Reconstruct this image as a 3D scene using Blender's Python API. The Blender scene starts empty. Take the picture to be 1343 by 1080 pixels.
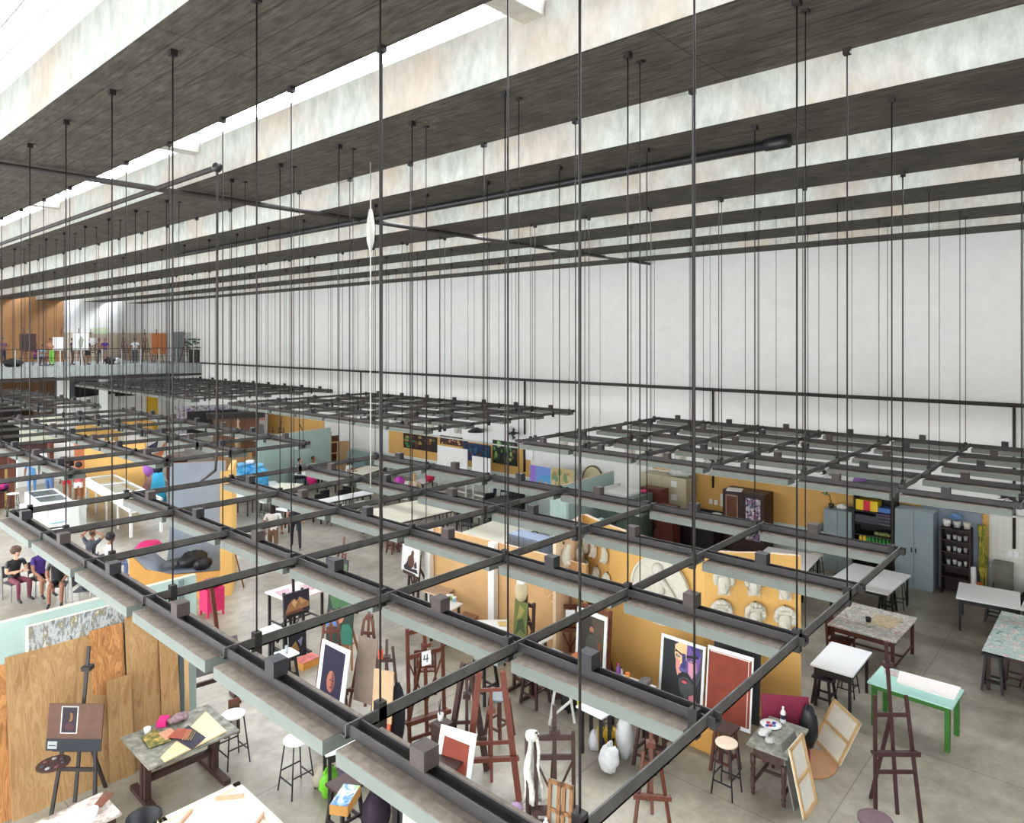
import bpy, bmesh, math, random
from mathutils import Vector, Matrix
random.seed(7)
C = bpy.context.scene.collection
PI = math.pi
# ---------------------------------------------------------------- survey: the station point and its bearings
F, TH, CX, HY, H = 917.6, math.radians(48.09), 671.5, 444.3, 6.6
S_, C_ = math.sin(TH), math.cos(TH)
def P(px, py, z=0.0):
    d = F*(H-z)/(py-HY); l = (px-CX)/F*d
    return Vector((d*S_+l*C_, d*C_-l*S_, z))
def depth(p): return p[0]*S_+p[1]*C_
def ZAT(p, py): return H-(py-HY)*depth(p)/F
def WX(px, py, x):
    t = (px-CX)/F; d = x/(S_+t*C_); return Vector((x, d*C_-t*d*S_, H-(py-HY)/F*d))
def WY(px, py, y):
    t = (px-CX)/F; d = y/(C_-t*S_); return Vector((d*S_+t*d*C_, y, H-(py-HY)/F*d))
# ---------------------------------------------------------------- mesh builder
class B:
    def __init__(s): s.v=[]; s.f=[]; s.m=[]; s.sm=[]; s.cur=0
    def mat(s, i): s.cur=i; return s
    def add(s, vs, fs, smooth=False):
        o=len(s.v); s.v+= [tuple(v) for v in vs]
        for f in fs: s.f.append([o+i for i in f]); s.m.append(s.cur); s.sm.append(smooth)
        return s
    def hexa(s, vs): return s.add(vs, [(3,2,1,0),(4,5,6,7),(0,1,5,4),(1,2,6,5),(2,3,7,6),(3,0,4,7)])
    def box(s, x0,x1,y0,y1,z0,z1):
        return s.hexa([(x0,y0,z0),(x1,y0,z0),(x1,y1,z0),(x0,y1,z0),(x0,y0,z1),(x1,y0,z1),(x1,y1,z1),(x0,y1,z1)])
    def cb(s, cx,cy,cz,w,d,h): return s.box(cx-w/2,cx+w/2,cy-d/2,cy+d/2,cz-h/2,cz+h/2)
    def bar(s, a,b,w,h,up=(0,0,1)):
        a=Vector(a); b=Vector(b); t=(b-a).normalized(); u=Vector(up)
        if abs(t.dot(u))>.98: u=Vector((0,1,0))
        x=t.cross(u).normalized(); y=x.cross(t)
        q=[(-w/2,-h/2),(w/2,-h/2),(w/2,h/2),(-w/2,h/2)]
        return s.hexa([a+x*i+y*j for i,j in q]+[b+x*i+y*j for i,j in q])
    def cyl(s, a,b,r0,r1=None,n=8,cap=True):
        r1=r0 if r1 is None else r1
        a=Vector(a); b=Vector(b); t=(b-a).normalized(); u=Vector((0,0,1)) if abs(t.z)<.95 else Vector((0,1,0))
        x=t.cross(u).normalized(); y=x.cross(t)
        ring=lambda c,r:[c+x*r*math.cos(2*PI*k/n)+y*r*math.sin(2*PI*k/n) for k in range(n)]
        s.add(ring(a,r0)+ring(b,r1), [(k,(k+1)%n,n+(k+1)%n,n+k) for k in range(n)], True)
        if cap: s.add(ring(a,r0)+ring(b,r1), [tuple(range(n-1,-1,-1)), tuple(range(n,2*n))])
        return s
    def tube(s, pts, r, n=6):
        for a,b in zip(pts,pts[1:]): s.cyl(a,b,r,r,n)
        return s
    def lathe(s, prof, c=(0,0,0), n=14, wob=0):
        cx,cy,cz=c; vs=[]
        for r,z in prof:
            for k in range(n):
                rr=r*(1+wob*math.sin(3*k+z*40)); vs.append((cx+rr*math.cos(2*PI*k/n),cy+rr*math.sin(2*PI*k/n),cz+z))
        fs=[]
        for i in range(len(prof)-1):
            for k in range(n): fs.append((i*n+k,i*n+(k+1)%n,(i+1)*n+(k+1)%n,(i+1)*n+k))
        s.add(vs,fs,True)
        L=(len(prof)-1)*n
        s.add(vs,[tuple(range(n-1,-1,-1)),tuple(range(L,L+n))])
        return s
    def ell(s, c, r, n=12, m=8, wob=0.0, seed=0):
        R=random.Random(seed); vs=[]; fs=[]
        for i in range(m+1):
            a=PI*i/m
            for k in range(n):
                b=2*PI*k/n; w=1+wob*(R.random()-.5)
                vs.append((c[0]+r[0]*math.sin(a)*math.cos(b)*w,c[1]+r[1]*math.sin(a)*math.sin(b)*w,c[2]+r[2]*math.cos(a)*w))
        for i in range(m):
            for k in range(n): fs.append((i*n+k,(i+1)*n+k,(i+1)*n+(k+1)%n,i*n+(k+1)%n))
        return s.add(vs,fs,True)
    def prism(s, poly, f0, f1):      # poly: 2D points, f0/f1 map a 2D point to 3D on the two faces
        n=len(poly); a=[f0(*p) for p in poly]; b=[f1(*p) for p in poly]
        return s.add(a+b, [tuple(range(n-1,-1,-1)),tuple(range(n,2*n))]+[(k,(k+1)%n,n+(k+1)%n,n+k) for k in range(n)])
    def grid(s, fn, nu, nv, smooth=True):
        vs=[fn(i/nu,j/nv) for j in range(nv+1) for i in range(nu+1)]
        return s.add(vs,[(j*(nu+1)+i,j*(nu+1)+i+1,(j+1)*(nu+1)+i+1,(j+1)*(nu+1)+i) for j in range(nv) for i in range(nu)],smooth)
    def mesh(s, name, mats):
        me=bpy.data.meshes.new(name); me.from_pydata(s.v,[],s.f)
        if not isinstance(mats,(list,tuple)): mats=[mats]
        for m in mats: me.materials.append(m)
        me.polygons.foreach_set('material_index', s.m); me.polygons.foreach_set('use_smooth', s.sm)
        bm=bmesh.new(); bm.from_mesh(me); bmesh.ops.remove_doubles(bm,verts=bm.verts,dist=1e-5)
        bmesh.ops.recalc_face_normals(bm,faces=bm.faces); bm.to_mesh(me); bm.free(); me.update()
        return me
def put(name, b, mats, parent=None, loc=(0,0,0), rot=None):
    me = b.mesh(name,mats) if isinstance(b,B) else b
    o=bpy.data.objects.new(name,me); C.objects.link(o); o.location=loc
    if rot: o.rotation_euler=rot
    if parent: o.parent=parent
    return o
def tag(o,label,cat,group=None):
    o['label']=label; o['category']=cat
    if group: o['group']=group
    return o
def thing(name,label,cat,loc=(0,0,0),rz=0,group=None):
    o=bpy.data.objects.new(name,None); C.objects.link(o); o.empty_display_size=.1
    o.location=loc; o.rotation_euler=(0,0,rz); return tag(o,label,cat,group)
def solo(name,b,mats,label,cat,loc=(0,0,0),rz=0,group=None,rot=None):
    o=put(name,b,mats,None,loc,rot or (0,0,rz)); return tag(o,label,cat,group)
_tn=[20]
def struct(name,b,mats,loc=(0,0,0)):
    if name.startswith('trim_') and not name[5:].isdigit(): _tn[0]+=1; name='trim_%d'%_tn[0]
    if name=='window_dark': _tn[0]+=1; name='window_%d'%_tn[0]
    o=put(name,b,mats,None,loc); o['kind']='structure'; return o
def dup(r,loc,rz,label,group=None):
    n=r.copy(); C.objects.link(n); n.location=loc; n.rotation_euler=(r.rotation_euler[0],r.rotation_euler[1],rz); n['label']=label
    if group: n['group']=group
    elif 'group' in n: del n['group']
    for ch in list(r.children):
        c=ch.copy(); C.objects.link(c); c.parent=n
        for g in list(ch.children):
            d=g.copy(); C.objects.link(d); d.parent=c
    return n
# ---------------------------------------------------------------- materials
def lin(c):
    return tuple(((v/255)/12.92 if v/255<=.04045 else ((v/255+.055)/1.055)**2.4) for v in c)+(1,)
_mc={}
def M(name,rgb,rough=.6,var=.12,scale=6,metal=0,stretch=None,emit=0):
    if name in _mc: return _mc[name]
    m=bpy.data.materials.new(name); m.use_nodes=True; nt=m.node_tree; p=nt.nodes['Principled BSDF']
    p.inputs['Roughness'].default_value=rough; p.inputs['Metallic'].default_value=metal
    c=lin(rgb)
    if var:
        tc=nt.nodes.new('ShaderNodeTexCoord'); no=nt.nodes.new('ShaderNodeTexNoise'); no.inputs['Scale'].default_value=scale; no.inputs['Detail'].default_value=5
        if stretch:
            mp=nt.nodes.new('ShaderNodeMapping'); mp.inputs['Scale'].default_value=stretch
            nt.links.new(tc.outputs['Object'],mp.inputs[0]); nt.links.new(mp.outputs[0],no.inputs['Vector'])
        else: nt.links.new(tc.outputs['Object'],no.inputs['Vector'])
        rp=nt.nodes.new('ShaderNodeValToRGB'); e=rp.color_ramp.elements
        e[0].position=.3; e[1].position=.7
        e[0].color=tuple(x*(1-var) for x in c[:3])+(1,); e[1].color=tuple(min(1,x*(1+var)) for x in c[:3])+(1,)
        nt.links.new(no.outputs['Fac'],rp.inputs[0]); nt.links.new(rp.outputs[0],p.inputs['Base Color'])
    else: p.inputs['Base Color'].default_value=c
    if emit:
        p.inputs['Emission Color'].default_value=c; p.inputs['Emission Strength'].default_value=emit
    m.diffuse_color=c; _mc[name]=m; return m
def ramp(name,stops,scale=6,stretch=(1,1,1),rough=.6,detail=8,dist=0.,kind='noise',coord='Object',bump=0,rotz=0,nrough=.55):
    if name in _mc: return _mc[name]
    m=bpy.data.materials.new(name); m.use_nodes=True; nt=m.node_tree; p=nt.nodes['Principled BSDF']; p.inputs['Roughness'].default_value=rough
    tc=nt.nodes.new('ShaderNodeTexCoord'); mp=nt.nodes.new('ShaderNodeMapping'); mp.inputs['Scale'].default_value=stretch; mp.inputs['Rotation'].default_value=(0,0,rotz)
    nt.links.new(tc.outputs[coord],mp.inputs[0])
    if kind=='noise':
        t=nt.nodes.new('ShaderNodeTexNoise'); t.inputs['Detail'].default_value=detail; t.inputs['Distortion'].default_value=dist; t.inputs['Roughness'].default_value=nrough; out='Fac'
    elif kind=='voronoi':
        t=nt.nodes.new('ShaderNodeTexVoronoi'); out='Color'
    elif kind=='wave':
        t=nt.nodes.new('ShaderNodeTexWave'); t.inputs['Distortion'].default_value=dist; t.inputs['Detail'].default_value=3; t.inputs['Detail Scale'].default_value=1.2; out='Fac'
    t.inputs['Scale'].default_value=scale; nt.links.new(mp.outputs[0],t.inputs['Vector'])
    rp=nt.nodes.new('ShaderNodeValToRGB'); el=rp.color_ramp.elements
    while len(el)<len(stops): el.new(.5)
    for e,(pos,c) in zip(el,stops): e.position=pos; e.color=lin(c)
    src=t.outputs[out]
    if kind=='voronoi':
        sp=nt.nodes.new('ShaderNodeSeparateColor'); nt.links.new(src,sp.inputs[0]); src=sp.outputs[0]
    nt.links.new(src,rp.inputs[0]); nt.links.new(rp.outputs[0],p.inputs['Base Color'])
    if bump:
        bn=nt.nodes.new('ShaderNodeBump'); bn.inputs['Strength'].default_value=bump; bn.inputs['Distance'].default_value=.02
        nt.links.new(t.outputs['Fac'],bn.inputs['Height']); nt.links.new(bn.outputs[0],p.inputs['Normal'])
    _mc[name]=m; return m
def emission(name,rgb,st):
    m=bpy.data.materials.new(name); m.use_nodes=True; nt=m.node_tree; nt.nodes.clear()
    e=nt.nodes.new('ShaderNodeEmission'); o=nt.nodes.new('ShaderNodeOutputMaterial'); e.inputs[0].default_value=lin(rgb); e.inputs[1].default_value=st
    nt.links.new(e.outputs[0],o.inputs[0]); return m
def glassy(name,rgb,alpha):
    m=bpy.data.materials.new(name); m.use_nodes=True; p=m.node_tree.nodes['Principled BSDF']
    p.inputs['Base Color'].default_value=lin(rgb); p.inputs['Alpha'].default_value=alpha; p.inputs['Roughness'].default_value=.08; return m
# two-scale concrete
def concrete(name,c0,c1,stain,rough,s_big,s_fine,stretch=(1,1,1),joint=None,stain_amt=.5,spec=.5,jrow=1.0):
    m=bpy.data.materials.new(name); m.use_nodes=True; nt=m.node_tree; p=nt.nodes['Principled BSDF']; N=nt.nodes.new; L=nt.links.new
    p.inputs['Roughness'].default_value=rough; p.inputs['Specular IOR Level'].default_value=spec
    tc=N('ShaderNodeTexCoord'); mp=N('ShaderNodeMapping'); mp.inputs['Scale'].default_value=stretch; L(tc.outputs['Object'],mp.inputs[0])
    a=N('ShaderNodeTexNoise'); a.inputs['Scale'].default_value=s_big; a.inputs['Detail'].default_value=6; L(tc.outputs['Object'],a.inputs['Vector'])
    b=N('ShaderNodeTexNoise'); b.inputs['Scale'].default_value=s_fine; b.inputs['Detail'].default_value=8; b.inputs['Roughness'].default_value=.7; L(mp.outputs[0],b.inputs['Vector'])
    r=N('ShaderNodeValToRGB'); r.color_ramp.elements[0].position=.32; r.color_ramp.elements[1].position=.68; r.color_ramp.elements[0].color=lin(c0); r.color_ramp.elements[1].color=lin(c1); L(b.outputs['Fac'],r.inputs[0])
    r2=N('ShaderNodeValToRGB'); r2.color_ramp.elements[0].position=.42; r2.color_ramp.elements[1].position=.72; r2.color_ramp.elements[0].color=(0,0,0,1); r2.color_ramp.elements[1].color=(stain_amt,)*3+(1,); L(a.outputs['Fac'],r2.inputs[0])
    mx=N('ShaderNodeMix'); mx.data_type='RGBA'; L(r2.outputs[0],mx.inputs[0]); L(r.outputs[0],mx.inputs[6]); mx.inputs[7].default_value=lin(stain)
    out=mx.outputs[2]
    if joint:
        br=N('ShaderNodeTexBrick'); br.inputs['Scale'].default_value=1; br.inputs['Brick Width'].default_value=joint[0]; br.inputs['Row Height'].default_value=joint[1]; br.inputs['Mortar Size'].default_value=joint[2]; br.offset=joint[4] if len(joint)>4 else 0
        br.inputs['Color1'].default_value=(1,1,1,1); br.inputs['Color2'].default_value=(1,1,1,1); br.inputs['Mortar'].default_value=(joint[3],)*3+(1,)
        L(tc.outputs['Object'],br.inputs['Vector']); m2=N('ShaderNodeMix'); m2.data_type='RGBA'; m2.blend_type='MULTIPLY'; m2.inputs[0].default_value=1; L(out,m2.inputs[6]); L(br.outputs[0],m2.inputs[7]); out=m2.outputs[2]
    L(out,p.inputs['Base Color']); bn=N('ShaderNodeBump'); bn.inputs['Strength'].default_value=.15; bn.inputs['Distance'].default_value=.02; L(b.outputs['Fac'],bn.inputs['Height']); L(bn.outputs[0],p.inputs['Normal'])
    return m
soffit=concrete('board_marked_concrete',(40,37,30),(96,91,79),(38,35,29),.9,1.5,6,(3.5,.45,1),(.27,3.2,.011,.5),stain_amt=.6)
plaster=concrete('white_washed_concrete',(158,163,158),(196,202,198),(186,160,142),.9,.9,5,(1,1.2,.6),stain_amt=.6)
raw=concrete('raw_concrete',(84,80,72),(104,100,92),(70,66,60),.9,1.2,5)
floor_m=concrete('polished_concrete_floor',(134,128,113),(176,170,154),(108,102,88),.34,.5,2.2,(1,1,1),(3.16,3.16,.010,.62),.55,.45)
slab_m=concrete('painted_slab_edge',(150,158,158),(176,184,184),(140,146,146),.8,1,6)
white_wall=concrete('white_wall_paint',(232,232,232),(240,240,240),(224,222,218),.85,.4,3,stain_amt=.35)
W_=M('white_paint',(236,238,236),.55,.03,3); WL=M('white_laminate',(244,245,246),.35,.02,4); CR=M('cream_top',(238,234,214),.45,.03,3)
BK=M('black_metal',(28,28,32),.45,.15,20); BW=M('black_painted_wood',(36,33,36),.5,.2,14); DK=M('dark_steel',(52,47,45),.6,.25,12)
MH=M('mahogany',(98,52,36),.5,.3,9,stretch=(6,6,1)); DW=M('dark_wood',(66,44,38),.55,.3,9,stretch=(6,6,1)); MW=M('mid_wood',(140,98,62),.6,.25,9,stretch=(6,6,1)); LW=M('light_wood',(206,170,122),.6,.14,9,stretch=(5,5,1))
OC=M('ochre_paint',(218,172,98),.75,.05,2); OC2=M('ochre_board',(205,152,78),.75,.07,3); TL=M('teal_paint',(172,196,190),.7,.05,3); TL2=M('pale_aqua_paint',(186,212,210),.7,.04,3)
TAN=M('tan_board',(206,164,112),.7,.08,2,stretch=(1,1,3)); PEA=M('peach_edge',(224,196,172),.7,.05,5)
GB=M('blue_grey_paint',(138,150,166),.7,.06,2); GC=M('grey_cabinet_paint',(142,160,166),.45,.05,3); GG=M('green_grey_paint',(110,130,124),.5,.06,3); BE=M('beige_enamel',(206,200,170),.5,.05,4)
GY=M('grey_board',(104,98,98),.7,.08,4); LG=M('light_grey',(196,200,198),.6,.05,6); FIX=M('fixture_grey',(104,112,106),.55,.1,5); DUST=ramp('dusty_top',[(.3,(100,90,80)),(.7,(130,119,108))],14,rough=.9)
PLY=ramp('plywood',[(.36,(152,114,72)),(.44,(174,138,92)),(.5,(160,122,78)),(.56,(180,146,100)),(.64,(166,130,85))],2.2,(3.2,3.2,.5),.65,3,1.6); PLY2=ramp('old_plywood',[(.36,(146,96,52)),(.44,(190,134,78)),(.5,(160,106,58)),(.56,(204,148,92)),(.64,(176,120,68))],2.4,(3.6,3.6,.5),.65,3,1.6)
GREEN=M('green_enamel',(52,112,36),.45,.1,6); AQ=M('aqua_top',(176,222,212),.4,.04,5); RUST=M('rust_paint',(132,56,37),.75,.12,5); CAN=M('raw_canvas',(226,224,212),.8,.05,8); NAVY=M('navy_paint',(38,36,58),.6,.2,7)
PTOP=ramp('paint_splattered_top',[(.3,(70,84,88)),(.4,(196,186,170)),(.47,(150,160,150)),(.53,(226,224,216)),(.6,(176,140,126)),(.68,(230,230,224))],7,(1,1,1),.55,10,.8)
PTOP2=ramp('aqua_splattered_top',[(.3,(90,124,130)),(.42,(198,214,206)),(.5,(150,178,174)),(.57,(228,226,220)),(.64,(204,150,152)),(.72,(236,236,230))],6,(1,1,1),.55,10,.8)
GTOP=ramp('worn_grey_top',[(.3,(92,92,84)),(.5,(128,128,116)),(.7,(166,162,150))],9,rough=.6,detail=9)
ABS=ramp('abstract_brushwork',[(.3,(38,38,44)),(.4,(96,104,108)),(.47,(202,204,202)),(.53,(120,126,130)),(.58,(168,150,98)),(.60,(224,224,222)),(.68,(70,74,84))],3.2,(1.5,1.5,.6),.7,12,.15,nrough=.72)
SKIN1=M('brown_skin',(150,102,76),.55,.05,10); SKIN2=M('light_skin',(214,164,136),.55,.05,10); SKIN3=M('dark_skin',(104,68,52),.55,.05,10)
HBK=M('black_hair',(26,22,22),.6,.2,30); HBR=M('brown_hair',(84,58,40),.6,.2,30); HBL=M('blonde_hair',(206,170,118),.6,.2,30)
PLAS=M('plaster_cast',(206,202,188),.8,.06,9); STEEL=M('steel',(160,160,158),.35,.1,10,metal=.7)
def cm(r,g,b,rough=.7,var=.08): return M('paint_%d_%d_%d'%(r,g,b),(r,g,b),rough,var,8)
# ---------------------------------------------------------------- camera, light of the place
cam=bpy.data.cameras.new('camera'); co=bpy.data.objects.new('camera',cam); C.objects.link(co)
cam.sensor_width=36; cam.lens=36*F/1343; cam.shift_y=-(540-HY)/1343; cam.clip_end=200; cam.clip_start=.05
co.location=(0,0,H); co.rotation_euler=(PI/2,0,-TH); bpy.context.scene.camera=co
w=bpy.data.worlds.new('sky'); bpy.context.scene.world=w; w.use_nodes=True
w.node_tree.nodes['Background'].inputs[0].default_value=(.95,.98,1,1); w.node_tree.nodes['Background'].inputs[1].default_value=2.8
vs=bpy.context.scene.view_settings; vs.view_transform='Standard'; vs.look='None'; vs.gamma=1; vs.use_curve_mapping=False; vs.exposure=1.12
# ================================================================ THE HALL
ZC=9.32; XW=21.5; YB=58.0; BAL=4.94; YBAL=47.9
struct('floor',B().box(-6,24,-8,60,-.2,0),floor_m)
wr=B(); wr.box(XW,XW+.3,-8,60,0,11.6); struct('wall_right',wr,white_wall)
struct('wall_left',B().box(-6.3,-6,-8,60,7.6,11.6),white_wall); struct('wall_near',B().box(-6,XW,-8.3,-8,0,11.6),M('near_wall',(150,148,142),.8,.05,2)); struct('wall_back',B().box(16.0,XW,YB,YB+.3,0,11.6),white_wall)  # left and near walls: unseen, added to block part of the sky light
wb=B(); wb.box(-6,16.0,YB-.05,YB+.3,0,11.6); struct('wall_back_timber',wb,M('timber_panel',(150,106,62),.6,.12,3,stretch=(4,4,.4)))
beams=[-.5,2.45,5.38,8.35,11.3,14.25,17.2,20.12]
pane=emission('daylight_through_glazing',(246,250,255),13); slot_glow=emission('daylight_through_roof_glazing',(248,250,255),.25)  # second emission: added glow for the hall, no roof glazing there
wframe=M('white_window_frame',(232,238,240),.5,.03,4)
for i,x in enumerate(beams):
    b=B(); x1=x+1.63 if i<7 else XW
    # soffit and faces: two materials
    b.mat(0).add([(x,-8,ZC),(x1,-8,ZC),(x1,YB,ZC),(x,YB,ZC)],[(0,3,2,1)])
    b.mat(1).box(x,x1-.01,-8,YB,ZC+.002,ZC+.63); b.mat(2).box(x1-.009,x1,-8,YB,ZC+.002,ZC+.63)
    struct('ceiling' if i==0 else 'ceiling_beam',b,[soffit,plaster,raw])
    if i<8:
        xl=beams[i-1]+1.63 if i else -1.9
        b=B()
        # roof slab over the slot and glazing that stands on the beam's left edge
        b.box(xl-.05,x+.25,-8,YB,11.35,11.5)
        b.box(xl-.25,xl,-8,YB,ZC+.63,11.5)
        struct('ceiling_slot_roof',b,raw)
        b=B(); g=B()
        g.mat(0).box(x+.06,x+.075,-8,YB,ZC+.72,11.3); g.mat(1).box(xl+.1,x-.02,-8,YB,11.32,11.345)  # upright window pane, then an added glowing strip below the solid slab
        for k in range(-3,22):
            y=4.53+k*7.65/3 
            if y<-7 or y>57.5: continue
            th=.16 if k%3==0 else .03
            b.box(x+.0,x+.055,y-th,y+th,ZC+.63,11.35)
        for z in (ZC+.66,ZC+1.1,ZC+1.55,11.3): b.box(x+.01,x+.05,-8,YB,z-.02,z+.03)
        wdw=struct('window_%d'%(i+1),b,wframe)
        gp=put('window_pane',g,[pane,slot_glow],wdw)
        b=B()
        for k in range(-1,7):
            y=4.53+k*7.65
            b.box(xl,x,y-.14,y+.14,ZC+.48,ZC+.78)
        struct('trim_%d'%(i+1),b,plaster)
# ---------------------------------------------------------------- balcony across the far end
b=B(); b.box(-6,XW,YBAL,YB,BAL-.62,BAL); struct('floor_balcony',b,slab_m)
b=B(); b.box(-6,XW,YBAL+.02,YBAL+.3,BAL-.85,BAL-.70); struct('trim_balcony_soffit',b,DK)
rl=thing('balcony_railing','thin metal railing along the edge of the far balcony','railing',(0,YBAL+.12,BAL))
b=B(); b.box(-6,XW,-.02,.02,1.0,1.05); put('handrail',b,DK,rl)
b=B(); b.box(-6,XW,-.012,.012,.5,.525); put('mid_rail',b,DK,rl)
pm=B().box(-.025,.025,-.025,.025,0,1.0).mesh('post',LG)
for k in range(24): put('post',pm,None,rl,(-5+k*1.13,0,0))
struct('trim_dado',B().box(16.0,XW-.05,YB-.06,YB,BAL,BAL+2.1),M('beige_dado',(196,180,160),.7,.04,3))
yd=[WX(px,450,XW).y for px in (220,228,242,245,251)]
struct('trim_dado',B().box(XW-.05,XW,yd[0],YB-.06,BAL,BAL+2.1),_mc['beige_dado'])
struct('door_1',B().box(XW-.05,XW,yd[2],yd[1],BAL,BAL+2.15),M('grey_opening',(128,134,138),.8,.1,3))
struct('trim_panel',B().box(XW-.05,XW,yd[4],yd[3],BAL,BAL+2.1),M('pale_grey_panel',(176,190,192),.7,.05,3))
struct('wall_underbalcony',B().box(-6,13.2,53.0,53.3,0,BAL-.6),M('dark_ochre_wall',(120,86,48),.8,.15,2))
struct('wall_underbalcony',B().box(13.2,XW,53.0,53.3,0,BAL-.6),M('grey_far_wall',(150,158,160),.8,.05,2))
for px,wd in ((85,.55),(137,.4),(60,.9)):
    p=WY(px,500,49.0 if px!=60 else 50.5); 
    struct('column',B().box(p.x-wd/2,p.x+wd/2,p.y,p.y+wd,0,BAL-.62),W_ if px!=60 else M('brown_column',(96,66,48),.7,.1,3))
for (a,bq,z0,z1) in ((98,133,2.6,3.7),(140,182,2.3,3.5),(207,218,2.6,3.4),(224,240,2.4,3.3)):
    p,q=WY(a,500,52.9),WY(bq,500,52.9)
    struct('window_dark',B().box(p.x,q.x,52.9,53.0,z0,z1),M('dark_glass',(30,32,34),.3,.1,4))
p,q=WY(192,500,50.0),WY(207,500,50.0); solo('yellow_panel',B().box(0,q.x-p.x,0,.05,-1.5,1.5),M('mustard',(206,164,36),.6,.05,4),'mustard yellow panel on the far grey wall under the balcony','panel',(p.x,50.0,1.5))
b=B(); b.box(-6,12.0,51.9,52.0,0,3.1); struct('trim_dark_opening',b,M('dark_interior',(34,26,24),.8,.2,2))  # flat sheet with the shade of the recess put into its colour
# pipes
def pipe(name,a,bq,r,label,mat=DK,cat='pipe'): return solo(name,B().cyl(a,bq,r,r,10),mat,label,cat)
pipe('wall_pipe',(XW-.09,-4,4.93),(XW-.09,YBAL-.05,4.93),.055,'long dark pipe running along the middle of the white wall')
pipe('ceiling_pipe',(-2,12.8,9.22),(XW-.02,12.8,9.22),.05,'dark pipe crossing under all the concrete beams to the white wall')
o=thing('ceiling_pipe','thick dark pipe running lengthwise under the third beam, capped at its near end','pipe',(0,0,0))
put('tube',B().cyl((9.28,3.5,9.2),(9.28,22.3,9.2),.055,.055,10),BK,o); put('end_cap',B().cyl((9.28,3.42,9.2),(9.28,3.75,9.2),.085,.085,10),BK,o)
o=thing('conduit','dark conduit running under the ceiling then dropping to the lamp grid','pipe',(0,0,0))
put('tube',B().cyl((4.95,10.5,9.22),(4.95,40,9.22),.045,.045,8),DK,o); put('drop',B().cyl((4.95,10.5,9.25),(4.95,10.5,4.9),.02,.02,8),DK,o); put('elbow',B().ell((4.95,10.5,9.22),(.08,.08,.08),10,6),BK,o)
put('tail_cable',B().tube([(4.95,10.5,4.95),(4.9,10.45,4.6),(5.05,11.3,4.28)],.02),DK,o)
o=thing('rope','pale rope with a knotted bundle hanging from the ceiling to the lamp grid','rope',(0,0,0))
p=P(486,640,4.3); put('line',B().cyl((p.x,p.y,4.3),(p.x,p.y,ZC),.010,.010,6),M('pale_rope',(206,204,196),.8,.05,20),o)
zz=ZAT(p,300); b=B(); b.lathe([(.015,-.35),(.05,-.2),(.06,0),(.045,.15),(.02,.3)],(p.x,p.y,zz),8,.2); put('knot',b,_mc['pale_rope'],o)
for px,y0,y1,lab in ((935,520,640,'right of the beige lockers'),(473,520,560,'in front of the far wall bay'),(688,500,570,'left of the round framed mirror'),(1330,532,720,'at the white tiled bay')):
    q0,q1=WX(px,y0,XW-.05),WX(px,y1,XW-.05); pipe('wall_conduit',(XW-.05,q0.y,max(q1.z,1.0)),(XW-.05,q0.y,4.9),.035,'vertical conduit on the white wall '+lab)
# ================================================================ HANGING LAMP GRIDS
GZ=4.18; MX,MY=1.555,1.58
ch_m=M('grid_channel',(44,40,40),.55,.3,8); br_m=M('grid_bar',(70,68,66),.55,.25,8); rod_m=M('wire_rod',(26,21,20),.6,.2,30)
wire_me=B()
wire_me.cyl((0,0,.04),(0,0,ZC-GZ),.0074,.0074,6); wire_me.box(-.03,.03,-.03,.03,-.08,.1); wire_me.box(-.032,.032,-.032,.032,ZC-GZ-.06,ZC-GZ-.0)
wire_me=wire_me.mesh('hanger_wire',rod_m)
thin_me=B(); thin_me.cyl((0,0,0),(0,0,ZC-GZ),.0052,.0052,5); thin_me.box(-.03,.03,-.03,.03,ZC-GZ-.05,ZC-GZ); thin_me=thin_me.mesh('feed_cable',rod_m)
fx=B(); fl=MY-.14
fx.mat(0).box(-.17,.17,-fl/2,fl/2,-.10,-.012); fx.mat(1).box(-.168,.168,-fl/2+.004,fl/2-.004,-.012,-.006)
fx_me=fx.mesh('light_fixture',[FIX,DUST])
bx=B(); bx.box(-.055,.055,-.06,.06,.06,.17); bx_me=[bx.mesh('ballast_box',M('ballast_a',(70,60,58),.7,.2,8)),bx.mesh('ballast_box',M('ballast_b',(40,38,42),.6,.2,8))]
def lamp_grid(label,x0,nx,y0,ny,xs):
    g=thing('lamp_grid',label,'hanging lamp grid',(x0,y0,GZ)); ye=(ny-1)*MY; xe=(nx-1)*MX
    for i in range(nx):
        b=B(); x=i*MX
        b.box(x-.05,x+.05,-.08,ye+.15,-.005,.012); b.box(x-.05,x-.038,-.08,ye+.15,.012,.06); b.box(x+.038,x+.05,-.08,ye+.15,.012,.06)
        put('channel',b,ch_m,g)
        for j in range(ny-1):
            put('light_fixture',fx_me,None,g,(x,(j+.5)*MY,-.015))
            put('ballast_box',bx_me[(i*3+j)%2],None,g,(x,(j+.5)*MY+.12,-.0))
    for j in range(ny):
        b=B(); y=j*MY; b.box(-.07,xe+.08,y-.03,y+.03,-.015,-.003); b.box(-.07,xe+.08,y-.03,y-.018,-.015,.07)
        put('cross_bar',b,br_m,g)
        for k,x in enumerate(xs):
            if k==3: put('feed_cable',thin_me,None,g,(x-x0,y+.02,.03))
            else: put('hanger_wire',wire_me,None,g,(x-x0,y+.04*(k%2),.0))
    return g
xa=[2.77,4.03,5.68,5.93,6.97,8.72]; xb=[12.65,12.86,14.55,15.55,17.5,18.4]
lamp_grid('hanging lamp grid nearest the camera, over the easels and casts',2.56,5,2.04,7,xa)
lamp_grid('hanging lamp grid close to the white wall, over the grey cabinets',12.3,5,-.3,8,xb)
lamp_grid('hanging lamp grid at left over the white display cases and blue-grey cove',2.56,5,14.2,8,xa)
lamp_grid('hanging lamp grid near the white wall, over the long drawing tables and bright paintings',12.3,5,13.95,8,xb)
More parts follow.
